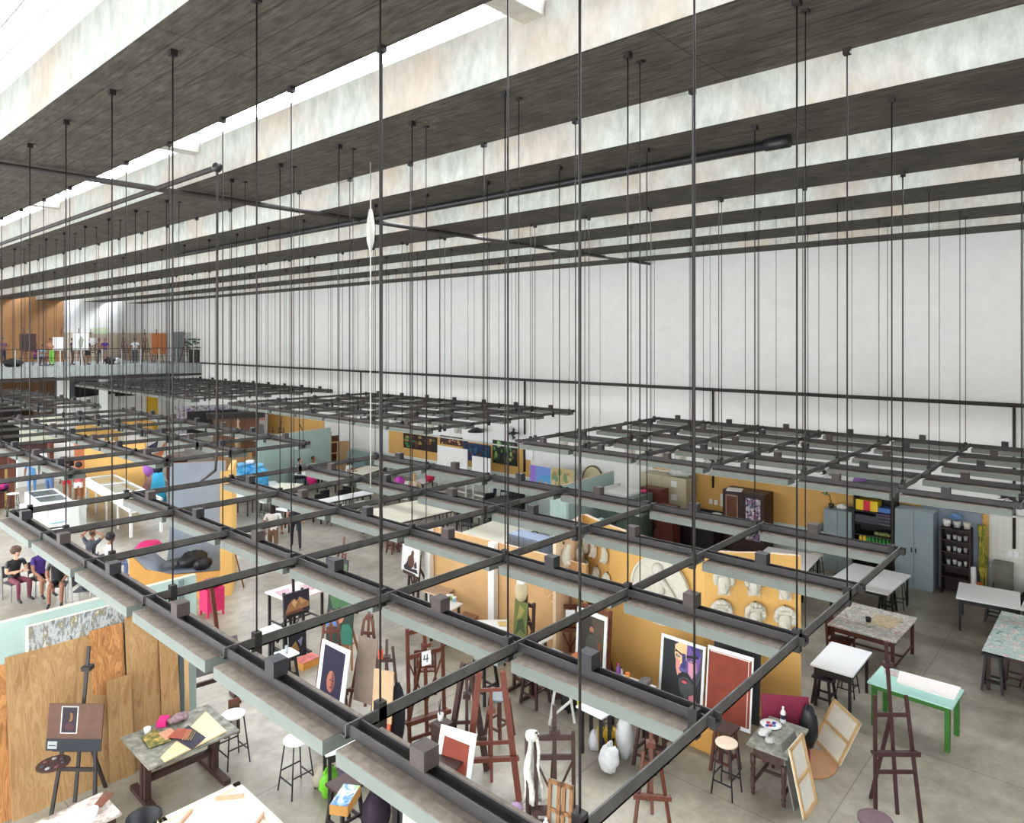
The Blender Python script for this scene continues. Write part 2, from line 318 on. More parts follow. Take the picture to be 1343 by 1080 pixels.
lamp_grid('farthest hanging lamp grid beside the white wall, below the balcony slab',12.3,5,27.9,10,xb)
lamp_grid('far left hanging lamp grid in front of the dark space under the balcony',2.56,5,28.0,8,xa)
# ================================================================ FURNITURE KINDS
def table(label,corners,h,top,leg,style='post',apron=.08,group=None,name='table',t=.03,legw=.045,stretch=False,splay=0):
    """corners: four survey points of the top, going round"""
    q=[P(*c,h) for c in corners]
    c=sum(q,Vector())/4; e=((q[1]-q[0])+(q[2]-q[3]))/2; f=((q[3]-q[0])+(q[2]-q[1]))/2
    w,d=e.length,f.length; rz=math.atan2(e.y,e.x)
    return table_at(label,c.x,c.y,rz,w,d,h,top,leg,style,apron,group,name,t,legw,stretch,splay)
def table_at(label,x,y,rz,w,d,h,top,leg,style='post',apron=.08,group=None,name='table',t=.03,legw=.045,stretch=False,splay=0):
    o=thing(name,label,'table',(x,y,0),rz,group)
    put('tabletop',B().box(-w/2,w/2,-d/2,d/2,h-t,h),top,o)
    ix,iy=w/2-.05-legw/2,d/2-.05-legw/2
    if style=='post':
        if apron: put('apron',B().box(-ix,ix,-iy-.01,-iy+.01,h-t-apron,h-t).box(-ix,ix,iy-.01,iy+.01,h-t-apron,h-t).box(-ix-.01,-ix+.01,-iy,iy,h-t-apron,h-t).box(ix-.01,ix+.01,-iy,iy,h-t-apron,h-t),leg,o)
        for sx in (-1,1):
            for sy in (-1,1):
                put('leg',B().bar((sx*(ix+splay),sy*(iy+splay),0),(sx*ix,sy*iy,h-t),legw,legw),leg,o)
        if stretch:
            b=B()
            for sx in (-1,1): b.bar((sx*ix,-iy,.18),(sx*ix,iy,.18),.03,.03)
            b.bar((-ix,0,.18),(ix,0,.18),.03,.03); put('stretcher',b,leg,o)
    elif style=='trestle':
        for sx in (-1,1):
            b=B(); x=sx*(ix-.08); b.box(x-.05,x+.05,-iy,iy,.0,.07); b.box(x-.04,x+.04,-.09,-.01,.07,h-t); b.box(x-.04,x+.04,.03,.11,.07,h-t); b.box(x-.04,x+.04,-iy,iy,h-t-.06,h-t)
            put('leg',b,leg,o)
        put('stretcher',B().box(-ix+.08,ix-.08,-.03,.05,.28,.36),leg,o)
    elif style=='turned':
        put('apron',B().box(-ix,ix,-iy,iy,h-t-.17,h-t),leg,o)
        for sx in (-1,1):
            for sy in (-1,1):
                pr=[(.015,0),(.03,.03),(.02,.06),(.035,.1),(.025,.13),(.036,.2),(.028,.3),(.036,.36),(.026,.42),(.04,h-.3),(.04,h-.17)]
                put('leg',B().lathe(pr,(sx*ix,sy*iy,0),10),leg,o)
        b=B().bar((-ix,-iy,.17),(-ix,iy,.17),.035,.035).bar((ix,-iy,.17),(ix,iy,.17),.035,.035).bar((-ix,0,.17),(ix,0,.17),.035,.035); put('stretcher',b,leg,o)
    return o
def stool(label,p,h=.74,r=.17,seat=WL,leg=BK,square=False,thin=True,group=None,rz=0,ring=True):
    o=thing('stool',label,'stool',(p[0],p[1],0),rz,group); t=.035
    if square: put('seat',B().box(-r,r,-r,r,h-t,h),seat,o)
    else: put('seat',B().lathe([(r*.9,h-t),(r,h-t+.008),(r,h-.008),(r*.93,h)],n=18),seat,o)
    lw=.022 if thin else .042; k=.62; k2=.95 if square else 1.0
    L=[]
    for sx in (-1,1):
        for sy in (-1,1):
            a=(sx*r*k2,sy*r*k2,0); bq=(sx*r*k,sy*r*k,h-t); L.append((a,bq))
            put('leg',B().bar(a,bq,lw,lw) if not thin else B().cyl(a,bq,lw/2,lw/2,7),leg,o)
    if ring:
        b=B()
        for i,j in ((0,1),(1,3),(3,2),(2,0)):
            f=.28+.12*(i in(1,2)); A=Vector(L[i][0]).lerp(Vector(L[i][1]),f); Bq=Vector(L[j][0]).lerp(Vector(L[j][1]),f); b.bar(A,Bq,lw*.7,lw*.8)
        put('stretcher',b,leg,o)
    return o
def chair(label,p,rz=0,m=MH,seatm=None,h=.45,bh=.85,slats=5,metal=False,group=None):
    o=thing('chair',label,'chair',(p[0],p[1],0),rz,group); lw=.022 if metal else .04; w=.2
    put('seat',B().box(-w,w,-w,w,h-.03,h),seatm or m,o)
    for sx in (-1,1):
        put('leg',B().bar((sx*w*.95,-w*.95,0),(sx*w*.9,-w*.9,h-.03),lw,lw),m,o); put('leg',B().bar((sx*w*.95,w,0),(sx*w*.92,w+.05,bh),lw,lw),m,o)
    b=B().bar((-w*.92,w+.05,bh-.03),(w*.92,w+.05,bh-.03),.025,.08)
    if slats:
        for k in range(slats):
            x=-w*.7+k*w*1.4/(slats-1); b.bar((x,w+.02,h+.08),(x,w+.05,bh-.05),.03,.015)
        b.bar((-w*.92,w+.01,h+.08),(w*.92,w+.01,h+.08),.025,.04)
    else: b.bar((-w*.9,w+.04,bh-.16),(w*.9,w+.04,bh-.16),.02,.26)
    put('backrest',b,seatm if not slats and seatm else m,o)
    return o
def easel_H(label,p,rz,h=2.0,w=.55,m=MH,ledge=.75,mast=2.3,group=None,foot=True,sign=False):
    o=thing('easel',label,'easel',(p[0],p[1],0),rz,group)
    for sx in (-1,1): put('post',B().bar((sx*w/2,0,.03),(sx*w/2,.10,h),.05,.045),m,o)
    for z in (h-.06,h*.77): put('crossbar',B().bar((-w/2,z/h*.1-.02,z),(w/2,z/h*.1-.02,z),.03,.07),m,o)
    put('ledge',B().box(-w*.62,w*.62,-.09,.06,ledge-.04,ledge).box(-w*.62,w*.62,-.09,-.075,ledge,ledge+.03),m,o)
    put('mast',B().bar((0,.02,.2),(0,.12,mast),.055,.03),m,o)
    put('clamp',B().box(-.07,.07,.03,.11,mast-.35,mast-.29),m,o)
    put('rear_leg',B().bar((0,.12,h*.85),(0,.75,.02),.05,.04),m,o)
    b=B()
    for sx in (-1,1): b.bar((sx*w/2,.06,h*.74),(0,.05,h*.35),.035,.02)
    put('brace',b,m,o)
    b=B().bar((-w/2,0,.22),(w/2,0,.22),.03,.06)
    if foot: b.bar((-w/2,-.25,.03),(-w/2,.55,.03),.05,.06).bar((w/2,-.25,.03),(w/2,.55,.03),.05,.06)
    put('base',b,m,o)
    return o
def easel_A(label,p,rz,h=1.8,w=.7,m=DW,ledge=.75,mast=2.0,top=.16,group=None,lw=.045):
    o=thing('easel',label,'easel',(p[0],p[1],0),rz,group)
    y=lambda z: .22*z/h
    for sx in (-1,1): put('leg',B().bar((sx*w/2,0,0),(sx*top/2,y(h),h),lw,lw*.67),m,o)
    hw=lambda z:(w+(top-w)*z/h)/2
    for z in (h*.86,h*.45): put('crossbar',B().bar((-hw(z),y(z)-.01,z),(hw(z),y(z)-.01,z),.025,.05),m,o)
    put('mast',B().bar((0,y(.25)+.01,.25),(0,y(mast)+.03,mast),.045,.025),m,o)
    put('ledge',B().box(-w*.5,w*.5,y(ledge)-.1,y(ledge)+.01,ledge-.03,ledge).box(-w*.5,w*.5,y(ledge)-.1,y(ledge)-.085,ledge,ledge+.03),m,o)
    put('clamp',B().box(-.06,.06,y(mast)-.06,y(mast)+.06,mast-.32,mast-.26),m,o)
    put('rear_leg',B().bar((0,y(h*.85)+.02,h*.85),(0,.75,0),.045,.03),m,o)
    return o
def E(u,v,ru,rv,n=14,a0=0,a1=2*PI): return [(u+ru*math.cos(a0+(a1-a0)*k/(n-(a1-a0<6))),v+rv*math.sin(a0+(a1-a0)*k/(n-(a1-a0<6)))) for k in range(n)]
def R_(u0,u1,v0,v1): return [(u0,v0),(u1,v0),(u1,v1),(u0,v1)]
def canvas_mesh(w,h,layers,t=.03,edge=CAN):
    b=B(); mats=[edge]; b.mat(0).box(-w/2,w/2,0,t,0,h); y=-.0006
    for m,poly in layers:
        if m not in mats: mats.append(m)
        b.mat(mats.index(m)).add([((u-.5)*w,y,v*h) for u,v in poly],[tuple(range(len(poly)))]); y-=.0006
    return b,mats
def paint(label,pa,pb,z,top,layers,cat='painting',name='painting',t=.025,edge=CAN,lean=0,group=None,h=None,onx=None,fwd=0):
    """pa, pb: survey points of the lower left and lower right corners at height z; top: picture row of the top left corner"""
    a,bq=(P(*pa,z),P(*pb,z)) if onx is None else (WX(*pa,onx),WX(*pb,onx))
    if onx is not None: z=(a.z+bq.z)/2
    if h is None: h=(ZAT(a,top)-z)/math.cos(lean)
    e=bq-a; rz=math.atan2(e.y,e.x); b,ms=canvas_mesh(e.xy.length,h,layers,t,edge)
    c=(a+bq)/2; n=Vector((math.sin(rz),-math.cos(rz)))
    return solo(name,b,ms,label,cat,(c.x+n.x*fwd,c.y+n.y*fwd,z),0,group,rot=(-lean,0,rz))
def back_canvas(label,pa,pb,z,top,lean=.15,h=None,bars=1,onground=True,group=None,t=.035,m=LW,cloth=CAN):
    a,bq=P(*pa,z),P(*pb,z); e=bq-a; w=e.xy.length; rz=math.atan2(e.y,e.x); c=(a+bq)/2
    if h is None: h=(ZAT(a,top)-z)/math.cos(lean)
    return back_canvas_at(label,(c.x,c.y,z),(-lean,0,rz),w,h,bars,group,t,m,cloth)
def back_canvas_at(label,loc,rot,w,h,bars=1,group=None,t=.035,m=LW,cloth=CAN,s=.045):
    o=thing('stretched_canvas',label,'canvas',loc,0,group); o.rotation_euler=rot
    put('cloth',B().box(-w/2,w/2,t*.7,t,0,h),cloth,o)
    b=B().box(-w/2,w/2,0,t*.7,0,s).box(-w/2,w/2,0,t*.7,h-s,h).box(-w/2,-w/2+s,0,t*.7,0,h).box(w/2-s,w/2,0,t*.7,0,h)
    put('stretcher_frame',b,m,o)
    for k in range(bars):
        z=h*(k+1)/(bars+1); put('cross_brace',B().box(-w/2,w/2,0,t*.6,z-s/2,z+s/2),m,o)
    return o
def board(label,pa,pb,z,top,m,lean=.12,t=.02,h=None,name='board',cat='board',fwd=0,group=None):
    return paint(label,pa,pb,z,top,[],cat,name,t,m,lean,group,h,None,fwd)
def partition(label,pts,z,m,capm=None,t=.08,name='partition',closed=False,cat='partition'):
    """free-standing screen through ground points (x,y)"""
    b=B(); pts=[Vector(p[:2]) for p in pts]; n=len(pts); nr=[]
    for i in range(n):
        d=(pts[min(i+1,n-1)]-pts[max(i-1,0)]).normalized(); nr.append(Vector((-d.y,d.x))*t/2)
    zs=z if isinstance(z,(list,tuple)) else [z]*n
    for i in range(n-1):
        a,c=pts[i],pts[i+1]
        q=[a-nr[i],c-nr[i+1],c+nr[i+1],a+nr[i]]; zz=[zs[i],zs[i+1],zs[i+1],zs[i]]
        b.add([(*v,0) for v in q]+[(*v,k) for v,k in zip(q,zz)],[(3,2,1,0),(0,1,5,4),(2,3,7,6)]+([(3,0,4,7)] if i==0 else [])+([(1,2,6,5)] if i==n-2 else []))
        b.mat(1).add([(*v,k) for v,k in zip(q,zz)],[(0,1,2,3)]).mat(0)
    return solo(name,b,[m,capm or m],label,cat)
def cabinet(label,x0,x1,y0,y1,z,m,doors=2,handle=BK,name='cabinet',z0=0,papers=0,vents=False):
    """steel or timber cabinet, doors on the -X face"""
    o=thing(name,label,'cabinet',((x0+x1)/2,(y0+y1)/2,z0)); w=(x1-x0)/2; d=(y1-y0)/2; z=z-z0
    put('body',B().box(-w+.02,w,-d,d,.05,z).box(-w+.05,w,-d+.03,d-.03,0,.05),m,o)
    dw=2*d/doors
    for k in range(doors):
        b=B().box(-w,-w+.02,-d+k*dw+.006,-d+(k+1)*dw-.006,.07,z-.02)
        if vents:
            for j in range(3): b.box(-w-.004,-w,-d+k*dw+dw*.3,-d+(k+1)*dw-dw*.3,z-.25-j*.05,z-.235-j*.05)
        dr=put('door',b,m,o)
        yy=-d+dw*(k+1)-.05 if k%2==0 else -d+dw*k+.05
        put('handle',B().box(-w-.03,-w,yy-.012,yy+.012,z*.5-.06,z*.5+.06),handle,dr)
    if papers:
        for k in range(papers): put('paper_notice',B().box(-w-.004,-w-.001,-d*.55-.05,-d*.55+.16,z*(.85-.22*k),z*(.85-.22*k)+.2),WL,o)
    return o
def shelf_unit(label,x0,x1,y0,y1,z,m,levels,name='shelf_unit',back=True):
    o=thing(name,label,'shelf',((x0+x1)/2,(y0+y1)/2,0)); w=(x1-x0)/2; d=(y1-y0)/2
    put('side_panel',B().box(-w,w,-d,-d+.03,0,z),m,o); put('side_panel',B().box(-w,w,d-.03,d,0,z),m,o)
    if back: put('back_panel',B().box(w-.02,w,-d,d,0,z),m,o)
    for k in levels: put('shelf',B().box(-w,w,-d+.03,d-.03,k-.025,k),m,o)
    return o
def bottle(label,p,r,h,m,capm,cat='bottle',name='bottle',group=None,lab=None):
    o=thing(name,label,cat,p,0,group)
    put('body',B().lathe([(r*.9,0),(r,h*.04),(r,h*.62),(r*.75,h*.74),(r*.35,h*.82),(r*.35,h*.9)],n=12),m,o)
    put('cap',B().lathe([(r*.42,h*.88),(r*.42,h),(r*.3,h)],n=10),capm,o)
    if lab: put('label_band',B().lathe([(r*1.01,h*.25),(r*1.01,h*.52)],n=12),lab,o)
    return o
def jar(label,p,r,h,m,lid=None,cat='jar',name='jar',group=None):
    if lid is None: return solo(name,B().lathe([(r*.8,0),(r,h),(r*.86,h),(r*.7,.02)],n=12),m,label,cat,p,0,group)
    o=thing(name,label,cat,p,0,group); put('body',B().lathe([(r,0),(r,h*.78)],n=12),m,o); put('lid',B().lathe([(r*1.04,h*.78),(r*1.04,h)],n=12),lid,o); return o
def lumpy(label,p,r,m,name='bag',cat='bag',wob=.28,seed=1,group=None,handle=None):
    b=B(); b.ell((0,0,r[2]*.96),r,14,10,wob,seed)
    if handle:
        o=thing(name,label,cat,p,0,group); put('body',b,m,o)
        for s in (-1,1): put('handle',B().tube([(s*r[0]*.5,0,r[2]*1.7),(s*r[0]*.4,0,r[2]*2.15),(s*r[0]*.1,0,r[2]*2.25),(0,0,r[2]*1.8)],.012),handle,o)
        return o
    return solo(name,b,m,label,cat,p,0,group)
def sheet(label,corners,z,m,name='paper',cat='paper',t=.006,layers=None,group=None):
    q=[P(*c,z) for c in corners]; b=B()
    b.add([(*v.xy,z) for v in q]+[(*v.xy,z+t) for v in q],[(3,2,1,0),(4,5,6,7),(0,1,5,4),(1,2,6,5),(2,3,7,6),(3,0,4,7)])
    c=sum(q,Vector())/4
    b.v=[(x-c.x,y-c.y,zz-z) for x,y,zz in b.v]; ms=[m]
    if layers:
        y=t+.0008
        for mm,poly in layers:
            if mm not in ms: ms.append(mm)
            f=lambda u,v:(q[0]*(1-u)+q[1]*u)*(1-v)+(q[3]*(1-u)+q[2]*u)*v
            b.mat(ms.index(mm)).add([(f(u,v).x-c.x,f(u,v).y-c.y,y) for u,v in poly],[tuple(range(len(poly)))]); y+=.0008
    return solo(name,b,ms,label,cat,(c.x,c.y,z+.001),0,group)
def easel_for(o,label,kind='A',back=.06,**k):
    rz=o.rotation_euler[2]; n=Vector((math.sin(rz),-math.cos(rz))); x,y=o.location.x-n.x*back,o.location.y-n.y*back
    if kind=='A':
        h=k.get('h',1.8); z=o.location.z; x-=-n.x*(.22*z/h-.07)*1; y-=-n.y*(.22*z/h-.07)*1
    return (easel_A if kind=='A' else easel_H)(label,(x,y),rz,ledge=o.location.z,**k)
# ---------------------------------------------------------------- people
def person(label,loc,rz=0,pose='stand',skin=SKIN1,hair=HBK,hstyle='short',top=BK,bot=NAVY,shoe=BK,h=1.66,sleeve=.3,leg=1.95,arms='down',z=0,lean=0,headturn=0,skirt=False,group=None,bag=None):
    k=h/1.7; J={}
    sit=pose=='sit'
    if sit: J.update(pel=(0,.02,.5),wai=(0,.03,.66),che=(0,.0,.9),nec=(0,-.02,1.06),hd=(0,-.04,1.13))
    else: J.update(pel=(0,0,.92),wai=(0,0,1.07),che=(0,0,1.3),nec=(0,0,1.46),hd=(0,-.01,1.53))
    for s,n in ((-1,'L'),(1,'R')):
        if sit: J.update({'hip'+n:(s*.09,0,.5),'kne'+n:(s*.14,-.42,.51),'ank'+n:(s*.13,-.40,.09),'toe'+n:(s*.15,-.58,.04)})
        else:
            st=.0
            if pose=='walk': st=.16*s
            J.update({'hip'+n:(s*.09,0,.9),'kne'+n:(s*.1,-.03-st,.5),'ank'+n:(s*.1,.02-st*1.6+(.1 if st<0 else 0)*0,.09),'toe'+n:(s*.115,-.15-st*1.6,.035)})
        b0=-.06 if not sit else -.10
        zc=J['che'][2]; sh=(s*.185,J['che'][1],zc+.1)
        A={'down':((s*.25,.03,zc-.17),(s*.25,-.05,zc-.41)),'lap':((s*.24,-.05,zc-.17),(s*.13,-.27,zc-.30)),
           'crossed':((s*.25,-.07,zc-.17),(-s*.06,-.24,zc-.14)),'head':((s*.34,-.06,zc+.26),(s*.12,.03,zc+.40)),
           'draw':((s*.25,-.08,zc-.14),(s*.14,-.34,zc-.02 if s>0 else zc-.12)),'knees':((s*.24,-.16,zc-.2),(s*.12,-.40,zc-.38)),'front':((s*.25,-.05,zc-.16),(s*.1,-.28,zc-.16))}[arms]
        J['sho'+n]=sh; J['elb'+n]=A[0]; J['wri'+n]=A[1]
    if lean:
        py,pz=J['pel'][1],J['pel'][2]
        for n in list(J):
            if n[:3] in('wai','che','nec','hd','sho','elb','wri'):
                x,y,zz=J[n]; y-=py; zz-=pz; c,s=math.cos(lean),math.sin(lean); J[n]=(x,py+y*c-zz*s,pz+zz*c+y*s)
    J={n:Vector(v)*k for n,v in J.items()}
    RD=dict(pel=(.145,.11),wai=(.125,.095),che=(.155,.11),nec=(.055,.055),hd=(.05,.05),hip=(.09,.09),kne=(.058,.058),ank=(.04,.04),toe=(.036,.03),sho=(.062,.06),elb=(.043,.043),wri=(.03,.026))
    nodes=[];idx={};rad=[]
    def nd(n,v,r):
        idx[n]=len(nodes); nodes.append(v); rad.append((r[0]*k,r[1]*k))
    for n,v in J.items(): nd(n,v,RD[n[:3]] if n[:3] in RD else RD['hd'])
    ed=[('pel','wai'),('wai','che'),('che','nec'),('nec','hd')]
    for n in 'LR': ed+=[('pel','hip'+n),('hip'+n,'kne'+n),('kne'+n,'ank'+n),('ank'+n,'toe'+n),('che','sho'+n),('sho'+n,'elb'+n),('elb'+n,'wri'+n)]
    bm=bmesh.new(); lay=bm.verts.layers.skin.verify()
    vv=[]
    for i,v in enumerate(nodes):
        x=bm.verts.new(v); x[lay].radius=rad[i]; x[lay].use_root=(i==0); vv.append(x)
    for a,bq in ed: bm.edges.new((vv[idx[a]],vv[idx[bq]]))
    me=bpy.data.meshes.new('sk'); bm.to_mesh(me); bm.free()
    tmp=bpy.data.objects.new('sk',me); C.objects.link(tmp)
    m1=tmp.modifiers.new('s','SKIN'); m1.use_smooth_shade=True; tmp.modifiers.new('d','SUBSURF').levels=1
    bpy.context.view_layer.update(); dg=bpy.context.evaluated_depsgraph_get(); em=bpy.data.meshes.new_from_object(tmp.evaluated_get(dg)); bpy.data.objects.remove(tmp); 
    b=B(); b.add([v.co for v in em.vertices],[tuple(p.vertices) for p in em.polygons],True)
    # cloth zones by nearest bone
    def seg(p,a,c):
        ab=c-a; t=max(0,min(1,(p-a).dot(ab)/ab.length_squared)); return (p-a-ab*t).length,t
    mi=[]
    RR={n:(RD[n[:3]] if n[:3] in RD else RD['hd'])[0] for n in J}
    for p in em.polygons:
        c=p.center; best=None
        for a,e in ed:
            dd,t=seg(c,J[a],J[e]); dd-=(RR[a]*(1-t)+RR[e]*t)*k
            if best is None or dd<best[0]: best=(dd,t,a,e)
        _,t,a,e=best; m=1
        if e=='hd' : m=0
        elif e=='nec': m=1 if t<.75 else 0
        elif a=='pel' and e=='wai': m=2 if t<.45 else 1
        elif a=='pel' or a[:3]=='hip': m=2 if a=='pel' or t<leg else 0
        elif a[:3]=='kne': m=2 if t<leg-1 else 0
        elif a[:3]=='ank': m=3
        elif a[:3]=='sho': m=1 if t<sleeve*2 else 0
        elif a[:3]=='elb': m=1 if sleeve>.5 and t<sleeve*2-1 else 0
        mi.append(m)
    b.m=mi
    bpy.data.meshes.remove(em)
    # head with face
    hc=J['hd']+Vector((0,-.015,.095))*k; 
    cth,sth=math.cos(headturn),math.sin(headturn)
    rt=lambda v:Vector((v[0]*cth-v[1]*sth,v[0]*sth+v[1]*cth,v[2]))*k+hc
    hb=B(); hb.mat(0).ell((0,0,0),(.074,.092,.112),14,10)
    hb.ell((0,-.03,-.062),(.05,.06,.05),10,7)
    hb.add([(-.014,-.083,.015),(.014,-.083,.015),(0,-.118,-.028),(-.019,-.088,-.034),(.019,-.088,-.034)],[(0,2,1),(0,3,2),(1,2,4),(3,4,2)])
    for s in (-1,1): hb.ell((s*.077,.008,-.01),(.012,.024,.034),8,6)
    hb.mat(4)
    for s in (-1,1): hb.ell((s*.03,-.082,.014),(.013,.010,.009),8,6)
    hb.mat(5)
    for s in (-1,1): hb.ell((s*.03,-.0905,.014),(.006,.004,.007),6,5); hb.bar((s*.016,-.088,.036),(s*.046,-.080,.034),.006,.007)
    hb.mat(6).ell((0,-.088,-.058),(.024,.010,.009),8,6)
    o0=len(b.v); b.v+=[tuple(rt(v)) for v in hb.v]; b.f+=[[o0+i for i in f] for f in hb.f]; b.m+=hb.m; b.sm+=hb.sm
    # hands: palm, four unequal fingers, thumb from the side
    b.mat(0)
    for s,n in ((-1,'L'),(1,'R')):
        wv=J['wri'+n]; d=(wv-J['elb'+n]).normalized(); sd=d.cross(Vector((0,0,1)) if abs(d.z)<.9 else Vector((0,1,0))).normalized(); up=sd.cross(d)
        pc=wv+d*.045*k; 
        b.ell(pc,(.036*k,.036*k,.034*k),8,6)
        for q,(off,ln) in enumerate(((-.027,.062),(-.009,.072),(.009,.07),(.026,.055))):
            r0=pc+d*.03*k+sd*off*k; r1=r0+d*ln*.55*k-up*.008*k; r2=r1+d*ln*.4*k-up*.028*k
            b.cyl(r0,r1,.0095*k,.0085*k,6).cyl(r1,r2,.0085*k,.006*k,6)
        r0=pc-sd*.03*k*s; r1=r0+(d*.03-sd*.03*s)*k; b.cyl(r0,r1,.011*k,.009*k,6).cyl(r1,r1+d*.026*k,.009*k,.007*k,6)
    if skirt: 
        pz=J['pel'][2]; b.mat(2).lathe([(.20*k,pz-.28*k),(.17*k,pz-.1*k),(.14*k,pz+.06*k)],(J['pel'][0],J['pel'][1],0),14)
    root=thing('person',label,'person',(loc[0],loc[1],z),rz,group)
    put('body',b,[skin,top,bot,shoe,WL,HBK,M('lip',(150,76,70),.5,0)],root)
    hr=B()
    f=lambda v:rt(v)
    def hell(c,r,wob=.08,n=12,m=8):
        t=B().ell(c,r,n,m,wob,3); o1=len(hr.v); hr.v+=[tuple(f(v)) for v in t.v]; hr.f+=[[o1+i for i in q] for q in t.f]; hr.m+=t.m; hr.sm+=t.sm
    hell((0,.022,.03),(.084,.095,.1))
    if hstyle=='afro': hell((0,.03,.05),(.125,.125,.12),.18)
    if hstyle=='long': hell((0,.06,-.1),(.085,.055,.19)); 
    if hstyle=='bun': hell((0,.05,.13),(.05,.05,.05))
    if hstyle=='pony': hell((0,.12,-.06),(.035,.04,.14))
    put('hair',hr,hair,root)
    if bag: put('backpack',B().ell((0,.17*k,J['che'].z-.05),(.15,.1,.22),12,8,.05,2),bag,root)
    return root
# ================================================================ RIGHT: tables, stools, easel
t1=table('white drawing table in front of the open dark shelf unit',[(1119,739),(1195,754),(1164.7,781),(1085,761)],.75,WL,BK)
t2=table('large square table with a paint-splattered top, in front of the slatted chair',[(1118,790),(1203.8,811.2),(1174.8,842.5),(1085.4,819)],.75,PTOP,M('red_brown_leg',(84,44,36),.5,.2,9),stretch=True,apron=.12,legw=.06)
t3=table('white topped table with black apron, between splattered table and green table',[(1091,841.8),(1145.7,856.3),(1116.7,887.2),(1062,870.9)],.75,WL,BW,apron=.14)
t4=table('green painted table with a pale aqua top',[(1157,873.3),(1264,905),(1249.6,929.6),(1136.8,893.9)],.75,AQ,GREEN,apron=.1,legw=.075)
t5=table('white long table before the tiled wall at the right edge',[(1260.8,764.2),(1341,777.6),(1335.6,798.8),(1250.7,783.2)],.75,WL,BK,apron=.1)
table_at('second white table butted to the long one at the frame edge',19.2,1.28,0,1.2,1.3,.745,WL,BK)
t6=table_at('aqua splattered table at the right edge above dark stools',16.95,1.65,0,2.5,1.12,.75,PTOP2,DW,'post',.08,legw=.07,stretch=True)
t8=table('white table half hidden behind the ochre partition, before the grey cabinets',[(1004,718),(1080,728),(1052,754),(985,738)],.75,WL,BK)
t7=table('small dark table with turned legs and a worn grey top',[(1015,942),(1061,956),(1032,996),(972.8,971.5)],.75,GTOP,DW,'turned',t=.035)
sheet('white drawing board lying on the aqua topped green table',[(1180,881.5),(1260.5,903.5),(1252,919.5),(1176,896)],.75,M('board_white',(244,238,234),.6,.03),name='drawing_board',cat='board',t=.02)
sheet('red and blue scribbled drawing on the aqua tabletop',[(1159,876.5),(1178,880.5),(1178,889),(1160,884)],.75,ramp('scribble',[(.4,(206,226,220)),(.48,(190,60,60)),(.55,(206,226,220)),(.62,(70,70,110))],40,dist=2),name='drawing',cat='drawing')
jar('small black cup on the paint-splattered table',P(1139,816,.75),.06,.09,BK,name='cup',cat='cup')
sheet('tan worn board lying on the splattered tabletop',[(1150,806),(1184,813),(1170,826),(1136,818)],.75,ramp('tan_worn',[(.4,(206,186,150)),(.6,(180,160,130))],12),name='board',cat='board')
chair('red-brown slatted chair pushed against the splattered table',P(1104,868)[:2],PI*.0-1.6+1.6,M('red_brown_chair',(92,46,36),.5,.2,9),slats=6)
stool('dark stool tucked under the white table with black apron',P(1081,922),.5,.17,NAVY,BK,thin=False,square=True)
stool('thin black stool behind the white table with black apron',P(1112,910),.5,.16,BK,BK)
for k,(px,py,lb) in enumerate(((1178,797,'cream-seated stool at the right end of the white drawing table by the shelves'),(1164,802,'dark stool in front of the white drawing table by the shelves'),(1102,790,'dark stool at the left of the white drawing table by the shelves'))):
    stool(lb,P(px,py),.68,.16,CR if k==0 else BK,BK,thin=k==0)
stool('cream-seated stool beneath the white table behind the ochre partition',P(1071,760),.68,.16,CR,BK)
stool('dark stool beside it beneath the white table behind the ochre partition',P(1056,768),.68,.15,BK,BK)
stool('black stool under the left end of the aqua splattered table',P(1303,905),.7,.17,BK,BK,thin=False,square=True)
stool('dark brown stool under the aqua splattered table at the frame edge',P(1332,900),.7,.17,DW,DW,thin=False,square=True)
stool('dark stool under the long white table by the tiled wall',P(1304,815),.6,.17,DW,BK,thin=False,square=True)
stool('black stool right of the dark one under the long white table',P(1325,812),.6,.17,BK,BK,thin=False,square=True)
e1=easel_A('tall dark easel standing alone in front of the green table',(10.35,2.38),-PI*.27,h=1.75,w=.62,m=M('aubergine_wood',(62,34,34),.5,.25,9,stretch=(6,6,1)),ledge=1.05,mast=2.42,top=.42)
solo('stool',B().lathe([(.16,.0),(.2,.02),(.2,.05),(.17,.06)],n=18).cyl((0,0,-.66),(0,0,0),.03,.05,8).lathe([(.16,-.69),(.14,-.66)],n=14),M('mauve_seat',(96,70,78),.6,.12,10),'mauve round stool at the bottom edge beside the dark easel','stool',tuple(P(1148,1080,.69).xy)+(.69,))
table_at('white table corner at the bottom edge of the picture',8.72,1.02,-.05,.8,.6,.75,WL,BK)
# objects of the turned-leg table
o=thing('plate','white plate smeared with blue and red paint on the turned-leg table','plate',P(1011,952,.75)); put('dish',B().lathe([(.06,0),(.15,.015),(.155,.022),(.06,.008)],n=22),WL,o)
b=B(); 
for k,(x,y) in enumerate(((-.06,.03),(.03,.05),(.0,-.05),(.07,-.02),(-.03,-.01))): b.mat(k%3).ell((x,y,.016),(.04,.03,.008),9,5)
put('paint_blobs',b,[cm(40,60,150),cm(170,40,60),cm(90,140,190)],o)
bottle('clear white bottle on the turned-leg table',P(1027,948,.75),.04,.24,M('bottle_white',(226,228,230),.3,.03),WL,lab=NAVY)
lumpy('crumpled white foil on the turned-leg table',P(1003,964,.75),(.11,.08,.04),M('foil',(206,206,204),.4,.15,30),'foil','foil',.6,4)
lumpy('dirty white rag by the front corner of the turned-leg table',P(1010,974,.75),(.08,.06,.03),M('rag_white',(190,188,182),.8,.2,20),'rag','rag',.6,5)
stool('round cream stool in front of the turned-leg table',P(953,1040),.74,.16,M('cream_seat',(230,208,186),.5,.06),BK)
